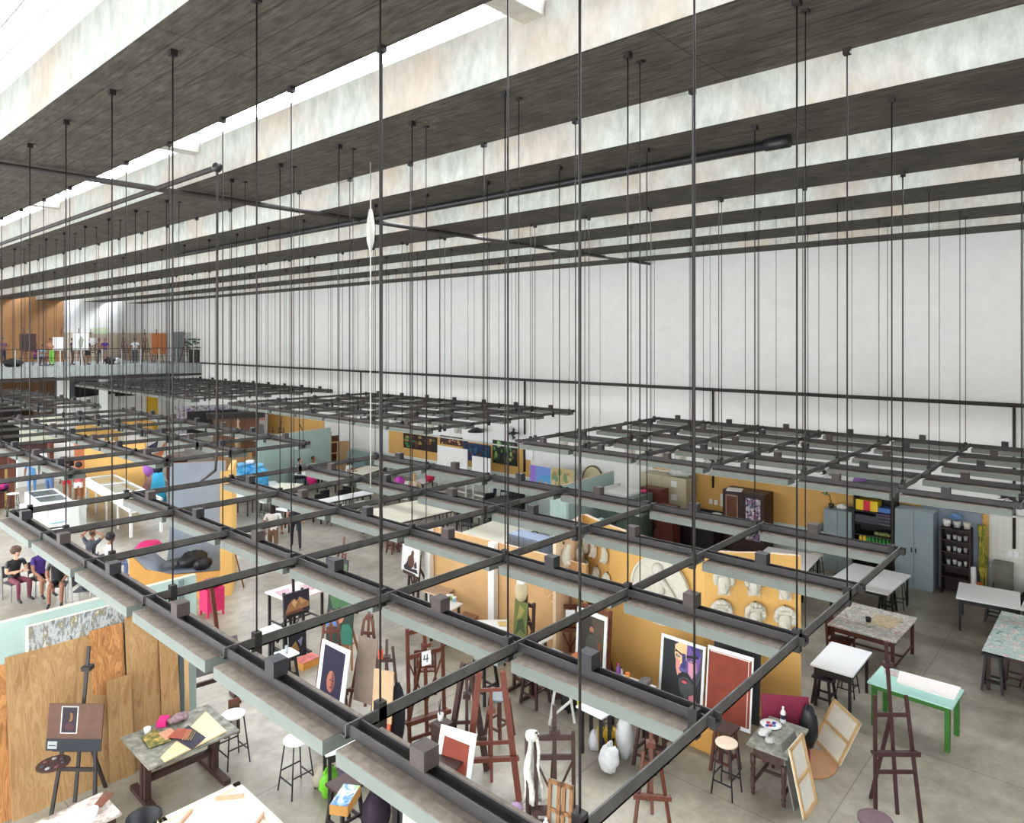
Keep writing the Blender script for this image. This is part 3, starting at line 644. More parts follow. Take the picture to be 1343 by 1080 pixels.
stool('dark wooden stool behind the round cream stool',P(951,1010),.66,.17,DW,M('stool_red_brown',(84,46,36),.5,.2),thin=False,square=True)
back_canvas('stretched canvas seen from the back, leaning on the turned-leg table',(1056,1077),(1073,1052),0,1000,.22,h=.92)
board('grey primed board behind the leaning canvas back',(1048,1068),(1066,1045),0,995,M('grey_primed',(120,118,112),.7,.1),.22,h=.88,fwd=-.06)
board('magenta board standing behind the turned-leg table',(1000,1000),(1063,1006),0,930,M('magenta_board',(128,28,58),.6,.1),.1,h=1.02)
lumpy('black cloth hanging over the magenta board edge',(11.02,3.78,.32),(.1,.13,.33),BK,'cloth','cloth',.2,3)
o=solo('round_board',B().lathe([(.42,0),(.42,.02)],n=26),M('brown_hardboard',(176,128,88),.6,.08),'round brown hardboard lying on the floor beside the magenta board','board',P(1068,1003,0.0)); o.scale=(1,.75,1)
back_canvas('white canvas leaning over the round brown hardboard',(1066,970),(1099,1006),0,905,.5,h=.75)
# ================================================================ RIGHT WALL: dado, cabinets
def wallband(label_name,a,bq,z0,z1,m,dx=.02,kind=True):
    struct(label_name,B().box(XW-dx,XW,a,bq,z0,z1),m)
wallband('trim_ochre_dado_1',2.88,11.6,.95,2.12,OC); wallband('trim_ochre_dado_2',18.3,27.4,1.0,2.12,OC); wallband('trim_ochre_dado_3',33.0,43.2,.95,2.16,OC)
wallband('trim_ledge',-4,46,2.12,2.17,M('ledge_white',(216,216,212),.7,.04),.12)
wallband('trim_lower_wall',-4,46,0,.95,M('pale_aqua_lower_wall',(206,214,212),.7,.05,2),.012)
tile=concrete('white_tiles',(226,226,216),(236,236,228),(220,218,206),.35,.5,2,joint=(.15,.15,.004,.82)); 
t=B(); t.add([(0,0,0),(5.6,0,0),(5.6,2.1,0),(0,2.1,0)],[(0,1,2,3)]); o=struct('trim_tiles',t,tile); o.rotation_euler=(PI/2,0,-PI/2); o.location=(XW-.022,2.86,0)
cabinet('beige double locker under rolled papers, left of the ochre wall band',20.75,21.45,11.0,12.75,2.0,BE,2,BK,papers=2)
lumpy('bundle of crumpled plastic on top of the beige locker',(21.05,11.4,2.0),(.22,.45,.13),M('plastic_bundle',(206,210,206),.3,.15,12),'plastic_bundle','plastic',.5,6)
solo('rolled_paper',B().cyl((0,-.5,.06),(.1,.4,.06),.05,.05,10),M('orange_paper',(226,176,120),.7,.1),'orange paper roll on top of the beige locker','paper roll',(21.0,12.0,2.13))
dc=cabinet('dark wooden cupboard with a floral panel and a brown panel door',20.75,21.45,8.42,9.75,1.88,M('dark_cupboard',(58,34,32),.45,.2,8,stretch=(5,5,1)),2)
for ch in [c for c in dc.children if c.name.startswith('door')]:
    pass
put('door_panel',B().box(-.375,-.355,.18,.52,.55,1.7),M('brown_panel',(112,66,46),.5,.15,6),dc); put('door_frame',B().box(-.38,-.37,.15,.18,.5,1.75).box(-.38,-.37,.52,.55,.5,1.75).box(-.38,-.37,.15,.55,1.7,1.75).box(-.38,-.37,.15,.55,.5,.55),M('bare_frame',(170,140,120),.6,.1),dc)
put('floral_fabric',B().box(-.375,-.36,-.55,-.1,.45,1.72),ramp('floral',[(.25,(70,60,120)),(.42,(196,190,206)),(.55,(170,90,110)),(.7,(110,120,160)),(.85,(220,214,220))],14,kind='voronoi'),dc)
sheet('white papers on top of the dark wooden cupboard',[(955,640),(975,642),(972,646),(952,644)],1.885,WL,'paper_stack','paper',.02)
o=thing('desk','low black counter left of the dark wooden cupboard','desk',(20.6,10.3,0))
put('top',B().box(-.45,.75,-.55,.65,.74,.78),BW,o); put('panel',B().box(-.4,-.36,-.5,.6,0,.74),BW,o); put('side',B().box(-.4,.7,-.52,-.48,0,.74),BW,o); put('side',B().box(-.4,.7,.58,.62,0,.74),BW,o)
put('back_board',B().box(.72,.75,-.52,.62,.78,1.0),NAVY,o)
solo('cup',B().lathe([(.1,0),(.16,.2),(.15,.2),(.08,.02)],n=12),WL,'white plastic tub on the low black counter','tub',(21.1,10.1,.78))
solo('switch_plate',B().box(0,.02,-.2,.2,-.2,.2),WL,'white square panel on ochre wall beside the cupboard','panel',(XW-.045,9.95,1.35))
for k,y in enumerate((10.3,10.48)): solo('power_socket',B().box(0,.03,-.06,.06,-.08,.08),WL,'white power socket %s on the ochre wall'%('nearer the cupboard' if k==0 else 'farther from the cupboard'),'socket',(XW-.06,y,1.25))
# grey cabinets, open shelves
cabinet('lower grey steel cabinet with a plant on top',20.85,21.4,5.98,6.74,1.73,GC,2,papers=0)
cabinet('tall grey steel double cabinet right of the open dark shelves',20.75,21.4,3.98,4.88,2.06,GC,2)
sh=shelf_unit('open dark shelf unit filled with crates, books and bottles',20.8,21.4,4.92,5.93,2.42,BW,(.12,.5,.95,1.2,1.5,1.85,2.41))
o=thing('crate','yellow crate with a red stripe on the top shelf of the dark unit','crate',(21.05,5.6,1.86)); put('body',B().box(-.2,.2,-.28,.28,0,.28),M('yellow_crate',(240,204,40),.5,.05),o); put('stripe',B().box(-.206,-.2,-.09,.08,0,.28),M('red_stripe',(206,30,60),.5,.05),o)
solo('crate',B().box(-.2,.2,-.3,.3,0,.22),M('slate_crate',(66,72,84),.5,.1),'slate grey crate on the second shelf of the dark unit','crate',(21.05,5.6,1.51))
for k in range(9): solo('magazine',B().box(-.18,.18,-.17+.01*(k%3),.17+.01*(k%2),0,.025),[cm(70,66,80),cm(120,116,130),cm(60,56,66)][k%3],'magazine in the pile at right of the dark shelf unit','magazine',(21.03,5.17,1.51+k*.03),group='magazine pile in the dark shelf unit')
solo('folded_cloth',B().box(-.16,.16,-.18,.18,0,.12),M('blue_cloth',(90,130,206),.8,.1),'blue folded cloth on the top shelf of the dark unit','cloth',(21.05,5.2,1.86))
for k in range(5): solo('folded_cloth',B().box(-.16,.16,-.17,.17,0,.02),[cm(130,100,150),cm(90,80,120)][k%2],'thin purple folded cloth beneath the blue one in the dark shelf unit','cloth',(21.05,5.2,1.73+k*.022),group='purple cloths in the dark shelf unit')
gm=bpy.data.meshes.new('x'); gb=bottle('green bottle in the row on a lower shelf of the dark unit',(21.0,5.62,.955),.035,.2,M('green_bottle',(50,150,60),.3,.1),WL,group='green bottles in the dark shelf unit')
for k in range(13): dup(gb,(20.95+.12*(k%2),5.55-.045*k,.955),0,'green bottle in the row on a lower shelf of the dark unit','green bottles in the dark shelf unit')
yb=bottle('yellow bottle at the left end of the green bottles',(20.95,5.78,.955),.045,.22,M('yellow_bottle',(240,206,50),.35,.06),WL,group='yellow bottles in the dark shelf unit')
dup(yb,(21.0,5.69,.955),0,'yellow bottle at the left end of the green bottles','yellow bottles in the dark shelf unit')
jb=jar('olive jar on the middle shelf of the dark unit',(21.0,5.4,1.205),.045,.12,M('olive_jar',(150,160,96),.4,.15),BK,group='olive jars in the dark shelf unit')
for k in range(8): dup(jb,(20.98+.1*(k%2),5.36-.045*k,1.205),0,'olive jar on the middle shelf of the dark unit','olive jars in the dark shelf unit')
solo('box',B().box(-.25,.25,-.45,.45,0,.22),M('dark_navy_case',(40,40,58),.5,.1),'dark navy case on top of the open dark shelf unit','case',(21.1,5.35,2.42))
lumpy('purple bag on top of the open dark shelf unit',(21.05,5.82,2.42),(.2,.18,.18),M('purple_bag',(130,86,160),.6,.12),seed=8)
o=thing('pot_plant','small potted plant on the lower grey cabinet','plant',(21.1,6.6,1.73)); put('pot',B().lathe([(.06,0),(.08,.12)],n=10),DK,o); put('stem',B().tube([(0,0,.1),(.0,.05,.35),(-.03,.14,.42)],.012),BK,o)
b=B()
for k in range(7): b.ell((-.03+.05*math.cos(k),.16+.06*math.sin(k*2),.38+.03*(k%3)),(.05,.04,.015),8,5)
put('leaves',b,M('leaf_green',(70,140,90),.5,.2),o)
lumpy('white cloth bundle on the lower grey cabinet',(21.1,6.3,1.73),(.14,.16,.08),WL,'cloth','cloth',.4,9); lumpy('black and green bundle at the right end of the lower grey cabinet',(21.1,6.08,1.73),(.12,.1,.06),M('dark_green_bundle',(60,80,70),.7,.3),'cloth','cloth',.4,10)
lumpy('small grey fan motor on the wall ledge left of the grey cabinet',(21.36,6.95,.95),(.12,.14,.12),M('grey_motor',(120,132,132),.5,.15),'motor','motor',.1,11)
solo('panel',B().box(0,.04,-.68,.68,-.7,1.4),M('slate_blue_panel',(140,152,168),.7,.04),'slate blue backing panel behind the dark glass cupboard','panel',(XW-.06,3.7,.7)); solo('rail',B().box(0,.05,-.75,.75,0,.07),BK,'black rail along the top of the slate blue panel','rail',(XW-.08,3.7,2.1))
gc=shelf_unit('dark cupboard of pots and jars, right of the tall grey cabinet',20.95,21.4,3.2,3.86,1.72,M('dark_plum_wood',(50,32,36),.5,.2),(.45,.75,1.1,1.4,1.70))
kj=jar('small grey jar in the dark cupboard of pots',(21.1,3.7,.755),.05,.11,LG,group='jars in the dark cupboard of pots')
for k in range(12): dup(kj,(21.05+.1*(k%2),3.72-.12*(k%4)-.03,(.755,1.105,1.405)[k//4]),0,'small grey jar in the dark cupboard of pots','jars in the dark cupboard of pots')
for k,(y,r,mm,lb) in enumerate(((3.75,.1,WL,'white pot, leftmost on top of the dark cupboard of pots'),(3.52,.09,LG,'grey bowl in the middle on top of the dark cupboard of pots'),(3.3,.09,M('cream_pot',(206,204,190),.4,.1),'cream pot, rightmost on top of the dark cupboard of pots'))): jar(lb,(21.15,y,1.72),r,.16,mm,name='pot',cat='pot')
lumpy('blue basin cloth bundle above the dark cupboard of pots',(21.2,3.55,1.9),(.12,.14,.08),M('blue_basin',(96,140,190),.5,.2),'basin','basin',.2,12)
b=B()
for k in range(9): b.tube([(random.uniform(-.06,.06),random.uniform(-.08,.08),0),(random.uniform(-.05,.05),random.uniform(-.1,.1),.8),(random.uniform(-.08,.08),random.uniform(-.1,.1),1.85)],.03,6)
solo('dried_stalks',b,ramp('stalks',[(.35,(96,120,50)),(.6,(196,176,70))],8),'tall bundle of green and yellow stalks beside the slate blue panel','plant',(21.2,2.98,0))
solo('poster_tube',B().cyl((0,0,0),(.05,.04,.8),.07,.07,10),WL,'white poster roll standing before the stalks','paper roll',(21.0,3.12,0)); solo('poster_tube',B().cyl((0,0,0),(.05,0,.45),.06,.06,10),M('orange_tube',(214,110,60),.6,.1),'orange poster roll standing beside the white roll','paper roll',(20.95,3.0,0))
o=cabinet('small grey-brown steel locker right of the stalks',20.9,21.4,2.35,2.75,1.0,M('grey_brown_locker',(112,112,102),.5,.12),1,papers=0)
lumpy('dark tangle of cables on the floor right of the small locker',(21.1,2.0,0),(.2,.3,.2),BK,'cables','cables',.7,13)
for k,y in enumerate((2.42,2.3)): solo('power_socket',B().box(0,.03,-.05,.05,-.08,.08),WL,'white power socket on the tiled wall, %s of the pair'%('left' if k==0 else 'right'),'socket',(XW-.06,y,1.2))
# wall fans
fan_me=None
def fan(label,y,z,big=False):
    o=thing('wall_fan',label,'fan',(XW-.12,y,z)); r=.3
    b=B()
    for k in range(20):
        a=2*PI*k/20; b.tube([(-.42,.05*math.cos(a),.05*math.sin(a)),(-.40,r*.7*math.cos(a),r*.7*math.sin(a)),(-.32,r*math.cos(a),r*math.sin(a)),(-.24,r*.6*math.cos(a),r*.6*math.sin(a))],.005,4)
    put('guard',b,BK,o); b=B()
    for k in range(3):
        a=2*PI*k/3; b.add([(-.34,0,0),(-.31,r*.8*math.cos(a-.4),r*.8*math.sin(a-.4)),(-.35,r*.85*math.cos(a+.3),r*.85*math.sin(a+.3)),(-.34,.0,0),(-.33,0,0.01),(-.30,r*.8*math.cos(a-.4),r*.8*math.sin(a-.4)),(-.34,r*.85*math.cos(a+.3),r*.85*math.sin(a+.3))],[(0,1,2),(4,6,5),(1,5,6,2)])
    put('blades',b,BK,o); put('motor',B().cyl((-.32,0,0),(-.12,0,0),.09,.07,12),BK,o); put('bracket',B().bar((-.15,0,0),(.1,0,-.02),.06,.06),BK,o)
    return o
fan('black wall fan above the ochre wall, left of the dark cupboard',10.3,2.75); fan('black wall fan above the lower grey cabinet',6.6,2.75); fan('black wall fan at the tiled bay by the frame edge',2.35,2.7); fan('black wall fan above the green figures painting',18.9,2.75)
o=thing('standing_lamp','black round lamp shade on a wall arm over the whiteboards','lamp',(XW-.1,20.9,2.75)); put('shade',B().lathe([(.02,.1),(.12,.08),(.34,-.06),(.36,-.1),(.3,-.08)],(-.4,0,0),18),BK,o); put('arm',B().bar((-.4,0,.06),(.1,0,-.05),.04,.04),BK,o)
# ================================================================ NEAR LEFT BAY
YP=11.95
partition('teal partition at lower left carrying the abstract canvas',[(1.6,YP),(5.25,YP)],2.6,TL,PEA,.1)
solo('post',B().box(-.04,.04,-.09,-.05,0,2.58),M('grey_post',(112,126,128),.6,.1),'grey upright post on the teal partition near its right end','post',(WY(237,780,YP-.05).x,YP,0))
a=WY(34,822,YP-.08); b_=WY(34,892,YP-.08); c_=WY(190,800,YP-.08)
bb,ms=canvas_mesh(c_.x-a.x,a.z-b_.z,[(ABS,R_(0.02,.98,.02,.98))],.03,CAN); solo('painting',bb,ms,'large grey and white abstract canvas hung on the teal partition','painting',((a.x+c_.x)/2,YP-.085,b_.z))
def ply(label,pa,pb,top,m,fwd=0,lean=.17,h=None): return board(label,pa,pb,0,top,m,lean,.018,h,'plywood_sheet','plywood',fwd)
o=ply('large pale plywood sheet leaning on the teal partition at far left',(16,1079),(146,1025),905,PLY,.0,.2,2.15)
ply('narrow pale plywood sheet at the picture\'s left edge, behind the large one',(-30,1095),(18,1076),905,PLY2,-.04,.18,2.05)
ply('orange-brown plywood sheet behind the large pale sheet, only its top showing',(58,1058),(168,1012),880,PLY2,-.14,.15,2.42)
ply('dark plywood board with a cross-shaped cutout, right of the easel',(128,1032),(172,1014),868,PLY2,-.03,.17,2.2)
ply('short pale plywood sheet with a slot, in front of the dark plywood board',(144,1026),(176,1014),940,PLY,.05,.17,1.45)
ply('tall pale plywood sheet right of the cross cutout board',(172,1014),(214,998),862,PLY,.0,.16,2.25)
ply('dark plywood piece with a slot showing behind the tall pale sheet',(176,1012),(206,1000),846,PLY2,-.12,.13,2.4)
ply('plywood piece at the right end of the leaning sheets',(205,1001),(236,990),850,PLY2,-.08,.14,2.25)
ply('pale plywood strip leaning at the far right of the plywood row',(214,998),(238,989),880,PLY,.03,.14,1.85)
ply('thin wooden slat standing at the right end of the teal partition',(246,986),(252,984),845,LW,-.1,.1,2.3)
pb=cm(84,56,40)
o=paint('brown board with a small dark portrait taped on it, on the easel by the plywood',(61,984),(133,985),.97,926,[(cm(28,32,40),R_(0,1,0,.26)),(cm(150,156,156),R_(.03,.2,.04,.2)),(cm(28,32,40),R_(.05,.18,.10,.12)),(cm(190,186,182),R_(.24,.55,.37,.95)),(cm(34,22,36),R_(.26,.53,.39,.93)),(cm(120,84,44),E(.41,.72,.05,.1)),(cm(70,34,40),E(.40,.52,.09,.08)),(cm(34,22,36),E(.38,.74,.03,.1))],t=.02,edge=M('brown_board',(88,58,42),.6,.2,8),lean=.12,fwd=.02)
easel_for(o,'dark easel in front of the plywood sheets',h=1.5,w=.62,m=M('black_brown_easel',(40,34,34),.55,.25,10,stretch=(6,6,1)),mast=2.25,top=.36)
o=thing('palette','dark paint palette resting at the left of the plywood easel','palette',tuple(P(70,1003,.93)),.3); put('board',B().lathe([(.2,0),(.2,.012)],n=18),DW,o); b=B()
for k in range(7): b.mat(k%3).ell((.12*math.cos(k*.9),.12*math.sin(k*.9),.016),(.035,.03,.012),8,5)
put('paint_blobs',b,[cm(60,60,66),cm(150,150,150),cm(110,60,60)],o)
lt=table('worn drawing table on dark trestles before the plywood, cluttered with sketchbooks',[(161,968),(275,922),(312,960),(192,1008.6)],.78,GTOP,DW,'trestle')
sheet('pale wooden drawing board lying on the cluttered drawing table',[(211,995),(270,935),(297,961),(216,1001)],.785,M('pale_board',(232,206,160),.5,.08,3),'drawing_board','board',.02)
sheet('dark blue paper on the pale drawing board',[(226,968),(247,952),(270,968),(252,984)],.81,NAVY,t=.004)
sheet('rust-red booklet on top of the dark blue paper',[(221,968),(233,957),(252,959),(246,971)],.818,cm(160,80,60),'booklet','book',.02)
sheet('green and yellow painted sketch at the left of the cluttered drawing table',[(186,968),(203,957),(224,972),(196,982)],.80,ramp('green_sketch',[(.35,(60,80,44)),(.5,(130,120,60)),(.65,(200,170,90))],9),'sketch','painting',.006)
sheet('peach coloured paper beside the green sketch',[(208,963),(224,955),(232,963),(218,972)],.806,cm(206,150,120),t=.005)
o=solo('box',B().cb(0,0,.04,.2,.13,.08),M('hot_pink',(230,40,130),.5,.05),'hot pink box on the cluttered drawing table','box',tuple(P(214,950,.785)),.9)
jar('small white cup at the left back of the cluttered drawing table',P(193,962,.78),.05,.08,WL,name='cup',cat='cup')
lumpy('crumpled grey and pink rag behind the hot pink box',P(234,946,.80),(.14,.09,.05),M('rag_mix',(150,124,130),.8,.4,20),'rag','rag',.6,21)
b=B(); 
for k in range(5): b.cyl((0,.03*k,.01),(.26,.03*k+.04,.012),.006,.004,5)
solo('brushes',b,cm(170,150,100),'handful of brushes lying across the dark blue paper','brushes',tuple(P(250,972,.825)),.7)
bottle('magenta bottle on the floor behind the cluttered drawing table',P(252,950,.0),.07,.3,M('magenta',(120,20,60),.35,.1),BK)
o=thing('drawing_table','drawing table tipped upright with a grey board, right of the plywood','table',tuple(P(280,925).xy)+(0,),-.15)
put('board',B().bar((0,-.1,.62),(0,.12,1.1),.9,.03),GY,o)
for s in (-1,1): put('leg',B().box(s*.38-.03,s*.38+.03,-.06,.0,0,.8).box(s*.38-.03,s*.38+.03,-.25,.25,0,.05),DW,o)
put('stretcher',B().box(-.38,.38,-.06,-.01,.42,.49),DW,o)
stool('white-seated stool behind the right end of the cluttered drawing table',P(306,1000),.76,.18,WL,BK)
paint('small brown framed picture leaning behind the white-seated stool',(300,966),(315,962),.3,921,[(cm(90,64,44),R_(.1,.9,.08,.92)),(cm(180,170,160),R_(.3,.7,.1,.45))],t=.02,edge=MH,lean=.1)
stool('white round stool standing alone left of the small white table',P(389,1036),.75,.19,WL,BK)
table('small white table with black legs under the nearest lamp grid',[(407.6,969),(457,964),(473.4,974),(438,991.8)],.75,WL,BW,apron=.14)
lumpy('lime green shopping bag under the small white table',tuple(P(432,1046)),(.16,.1,.2),M('lime_bag',(110,190,40),.45,.1),seed=31,handle=cm(110,190,40))
solo('box',B().cb(0,0,.12,.25,.25,.24),M('teal_green_box',(60,170,130),.5,.05),'teal green box under the small white table','box',tuple(P(463,1030)),.2)
solo('box',B().cb(0,0,.14,.25,.2,.28),M('purple_dark',(70,40,80),.5,.1),'dark purple box between lime bag and teal green box','box',tuple(P(449,1036)),.2)
lumpy('beige rounded bag at the back beneath the small white table',tuple(P(424,1030)),(.18,.14,.16),M('beige_bag',(170,160,144),.7,.1),seed=33)
st=stool('dark square stool carrying a box of paints',P(453,1092),.66,.19,DW,BW,square=True,thin=False)
q=P(453,1056,.66); o=thing('paint_box','flat box with a rainbow paint lid on the dark square stool','box',tuple(q),.55); put('tray',B().cb(0,0,.06,.42,.24,.12),M('box_ochre',(180,130,66),.6,.1),o); put('lid',B().cb(0,0,.125,.40,.22,.012),ramp('rainbow',[(.3,(90,60,150)),(.4,(90,150,200)),(.5,(220,226,226)),(.58,(120,190,150)),(.66,(230,210,80)),(.75,(220,110,160))],5,dist=.6),o)
table_at('dark trestle table under the nearest lamp grid at the bottom',6.15,7.2,.25,1.1,.8,.78,DW,M('trestle_black',(40,36,40),.55,.2),'trestle')
lumpy('dark plum bag hanging under the trestle table',(5.75,7.6,.0),(.2,.16,.28),M('plum_bag',(52,40,56),.7,.2),seed=35)
# canvas lying on its face at the bottom edge
qa,qb,qc=P(206,1076,.9),P(313,1025,.9),P(363,1084,.9)
e=(qb-qa); wdt=e.length; f=(qc-qb).length; rz=math.atan2(e.y,e.x)
cc=(qa+qc)/2
nx=Vector((math.sin(rz),-math.cos(rz)))
o=back_canvas_at('large canvas lying face down at the bottom edge, its cream back and corner braces showing',(qa.x+e.x/2+nx.x*f,qa.y+e.y/2+nx.y*f,.9),(-PI/2+.0,0,rz),wdt,f,0,t=.04,m=M('primed_edge',(236,226,200),.6,.06),cloth=CAN,s=.09)
for s in (-1,1):
    for v in (.12,f-.12): put('corner_brace',B().bar((s*(wdt/2-.35),.01,v),(s*(wdt/2-.08),.01,v+(.2 if v<f/2 else -.2)),.05,.03),M('pinkish_wood',(204,160,130),.6,.1),o)
table_at('low table under the large face-down canvas',cc.x,cc.y,rz,wdt*.8,f*.8,.86,MW,DW)
bch=table('paint-flecked white bench at the lower left corner',[(40,1081),(134,1040),(159,1066),(70,1112)],.5,ramp('bench_white',[(.35,(150,134,124)),(.5,(206,196,186)),(.7,(226,220,212))],7),DW)
o=jar('white tub holding brushes on the paint-flecked bench',P(120,1072,.5),.08,.1,WL,name='tub',cat='tub')
b=B()
for k in range(6): b.cyl((.0,.02*k-.05,0),(.2,.03*k-.06,.06),.012,.008,5)
solo('brushes',b,cm(130,80,60),'rust coloured brushes sticking out beside the white tub','brushes',tuple(P(128,1058,.55)),.4)
solo('bin',B().lathe([(.16,0),(.2,.45),(.215,.46),(.19,.46),(.15,.03)],n=20),BK,'round black bin at the bottom, right of the bench','bin',tuple(P(189,1118,.0)))
# ================================================================ CENTRE: casts wall and its neighbours
WZ=2.85
wt=[(760,676),(768,675),(802,690),(837,702),(856,707),(890,715),(924.5,722),(965,724.5),(999,725),(1025,727),(1050,729)]
wp=[P(*p,WZ) for p in wt]
partition('curved ochre partition hung with plaster casts',[p.xy for p in wp],WZ,OC,PEA,.09)
def onW(px):
    for (p0,a),(p1,c) in zip(zip([q[0] for q in wt],wp),list(zip([q[0] for q in wt],wp))[1:]):
        if p0<=px<=p1: t=(px-p0)/(p1-p0); e=(c-a); return a.lerp(c,t),math.atan2(e.y,e.x)
    return wp[-1],0
pw=[P(727,699,WZ),P(762,676.5,WZ)]
partition('pale peach side panel joining the left end of the ochre casts partition',[p.xy for p in pw],WZ,M('peach_panel',(230,204,170),.7,.05),PEA,.06)
Z2=2.1; p2=[P(568,690,Z2),P(770,741,Z2)]
tp=partition('long tan board partition left of the casts wall, on white posts',[p.xy for p in p2],Z2,TAN,PEA,.07)
for px,n in ((568,'left'),(657.5,'right')):
    q=P(px,444.3+(741-444.3+54)*(px+351)/(770+351+200),WZ); q=p2[0].lerp(p2[1],0.0 if px<600 else .46)
    solo('post',B().box(-.19,-.06,-.09,.09,0,Z2+.02),W_,'white post on the tan partition, the %s one'%n,'post',(q.x,q.y,0))
# chalk marks on the tan partition
cg=thing('chalk_marks','faint chalk scrawl on the tan partition right of its white post','chalk writing',(0,0,0)); R=random.Random(4)
for (cx,cz,wd) in ((.18,1.55,.35),(.2,1.35,.4),(.62,1.35,.6),(.7,1.2,.5)):
    pts=[]
    for k in range(9): 
        y=p2[1].y+(p2[0].y-p2[1].y)*(.44-cx*.45)-wd*(k/8-.5)*.9; pts.append((p2[0].x-.05,y,cz+R.uniform(-.12,.12)))
    b=B()
    for a,c in zip(pts,pts[1:]): b.bar(a,c,.02,.012)
    put('stroke',b,M('chalk',(226,196,156),.9,.05),cg)
# plaster casts
def cast(label,p,rz,z,s=1,kind='face'):
    b=B()
    if kind=='face':
        b.ell((0,-.02,.0),(.12,.11,.19),14,10); b.ell((0,-.02,-.12),(.08,.09,.09),10,7); b.add([(-.018,-.125,.03),(.018,-.125,.03),(0,-.17,-.04),(-.028,-.125,-.05),(.028,-.125,-.05)],[(0,2,1),(0,3,2),(1,2,4),(3,4,2)])
        b.ell((0,-.115,-.09),(.035,.02,.014),8,5); b.box(-.07,.07,-.115,-.09,.045,.06)
        R=random.Random(int(s*100+z*50))
        for k in range(22):
            a=PI*(-.15+1.3*k/21); b.ell((.145*math.cos(a),-.03+R.uniform(-.03,.02),.06+.15*math.sin(a)),(.05,.05,.05),7,5,.2,k)
        for k in range(7): b.ell((-.09+.03*k,-.1,.15),(.035,.03,.035),6,5,.2,k)
        b.box(-.1,.1,-.02,.04,-.22,-.12)
    elif kind=='bust':
        b.ell((0,-.03,.05),(.11,.11,.17),12,8,.05,2); b.ell((0,0,-.12),(.15,.09,.1),12,8,.1,3); b.ell((0,-.13,.02),(.025,.03,.05),6,5)
        for k in range(12): a=PI*k/11; b.ell((.11*math.cos(a),-.02,.1+.1*math.sin(a)),(.045,.05,.045),6,5,.2,k)
    elif kind=='foot': b.ell((0,-.05,-.05),(.1,.1,.2),12,8,.15,5); b.ell((.02,-.08,.1),(.07,.07,.12),10,7,.1,4); b.ell((-.04,-.12,-.16),(.04,.05,.05),8,5)
    elif kind=='block': b.box(-.14,.14,-.06,.02,.1,.2); b.box(-.14,-.07,-.06,.02,-.2,.1); b.box(.07,.14,-.06,.02,-.2,.1); b.box(-.1,.1,-.02,.02,-.2,.1)
    b.v=[(x*s,y*s,zz*s) for x,y,zz in b.v]
    o=thing('plaster_cast',label,'plaster cast',(p.x,p.y,z),rz); put('relief',b,PLAS,o); put('hook',B().box(-.012,.012,-.01,.02,.2*s,.26*s),DK,o); return o
casts=[(949,764,'face','upper left'),(987,765,'face','upper middle'),(1029,770,'face','upper right'),(946,805,'face','lower left'),(988,809,'face','lower middle'),(1029,814,'face','lower right')]
for px,py,k,n in casts:
    q,rz=onW(px); nn=Vector((math.sin(rz),-math.cos(rz),0))*.09; cast('curly-haired plaster face on the ochre partition\'s right end, %s of six'%n,q+nn,rz,ZAT(q+nn,py),1.0,k)
for px,py,k,n in ((775,714,'foot','small plaster limb, leftmost in upper row, ochre wall\'s left end'),(786,720,'foot','plaster limb, middle of upper row, ochre wall\'s left end'),(800,727,'foot','plaster limb, rightmost in upper row, ochre wall\'s left end'),(774,746,'bust','plaster bust, leftmost in lower row, ochre wall\'s left end'),(788,756,'bust','plaster bust, middle of lower row, ochre wall\'s left end'),(801,764,'bust','plaster bust, rightmost in lower row, ochre wall\'s left end')):
    q,rz=onW(px); nn=Vector((math.sin(rz),-math.cos(rz),0))*.09; cast(n,q+nn,rz,ZAT(q+nn,py),.8,k)
e=pw[1]-pw[0]; rz=math.atan2(e.y,e.x)
for t,py,k,n in ((.22,727,'foot','white plaster fragment on the pale peach side panel, left of the square one'),(.8,730,'block','square white plaster frame on the pale peach side panel')):
    q=pw[0].lerp(pw[1],t)+Vector((math.sin(rz),-math.cos(rz),0))*.07; cast(n,q,rz,ZAT(q,py),.95,k)
q,rz=onW(870); nn=Vector((math.sin(rz),-math.cos(rz),0))*.13; q=q+nn; z=ZAT(q,775)
o=thing('tondo','large round plaster relief of a standing cherub on the ochre partition','plaster relief',(q.x,q.y,z),rz)
b=B(); r=.62
vs=[]; n=36
disc=[(r*math.cos(2*PI*k/n),r*math.sin(2*PI*k/n)) for k in range(n)]
b.prism(disc,lambda u,v:(u,0.05,v),lambda u,v:(u,-.0,v)); 
for k in range(n):
    a0,a1=2*PI*k/n,2*PI*(k+1)/n; b.bar((r*.97*math.cos(a0),-.01,r*.97*math.sin(a0)),(r*.97*math.cos(a1),-.01,r*.97*math.sin(a1)),.04,.04,(0,1,0))
put('disc',b,PLAS,o)
b=B(); b.ell((-.02,-.03,.38),(.12,.08,.13),12,8); b.ell((-.03,-.03,.08),(.16,.08,.24),12,8); b.ell((-.03,-.04,-.16),(.17,.07,.11),12,8,.1,3)
b.cyl((.08,-.03,.22),(.40,-.03,-.12),.06,.035,8); b.cyl((-.16,-.03,.2),(-.34,-.03,-.02),.06,.04,8); b.cyl((-.1,-.03,-.2),(-.14,-.03,-.5),.09,.05,8); b.cyl((.05,-.03,-.2),(.1,-.03,-.5),.09,.05,8); b.ell((.42,-.03,-.16),(.05,.03,.06),8,6)
put('cherub_relief',b,PLAS,o)
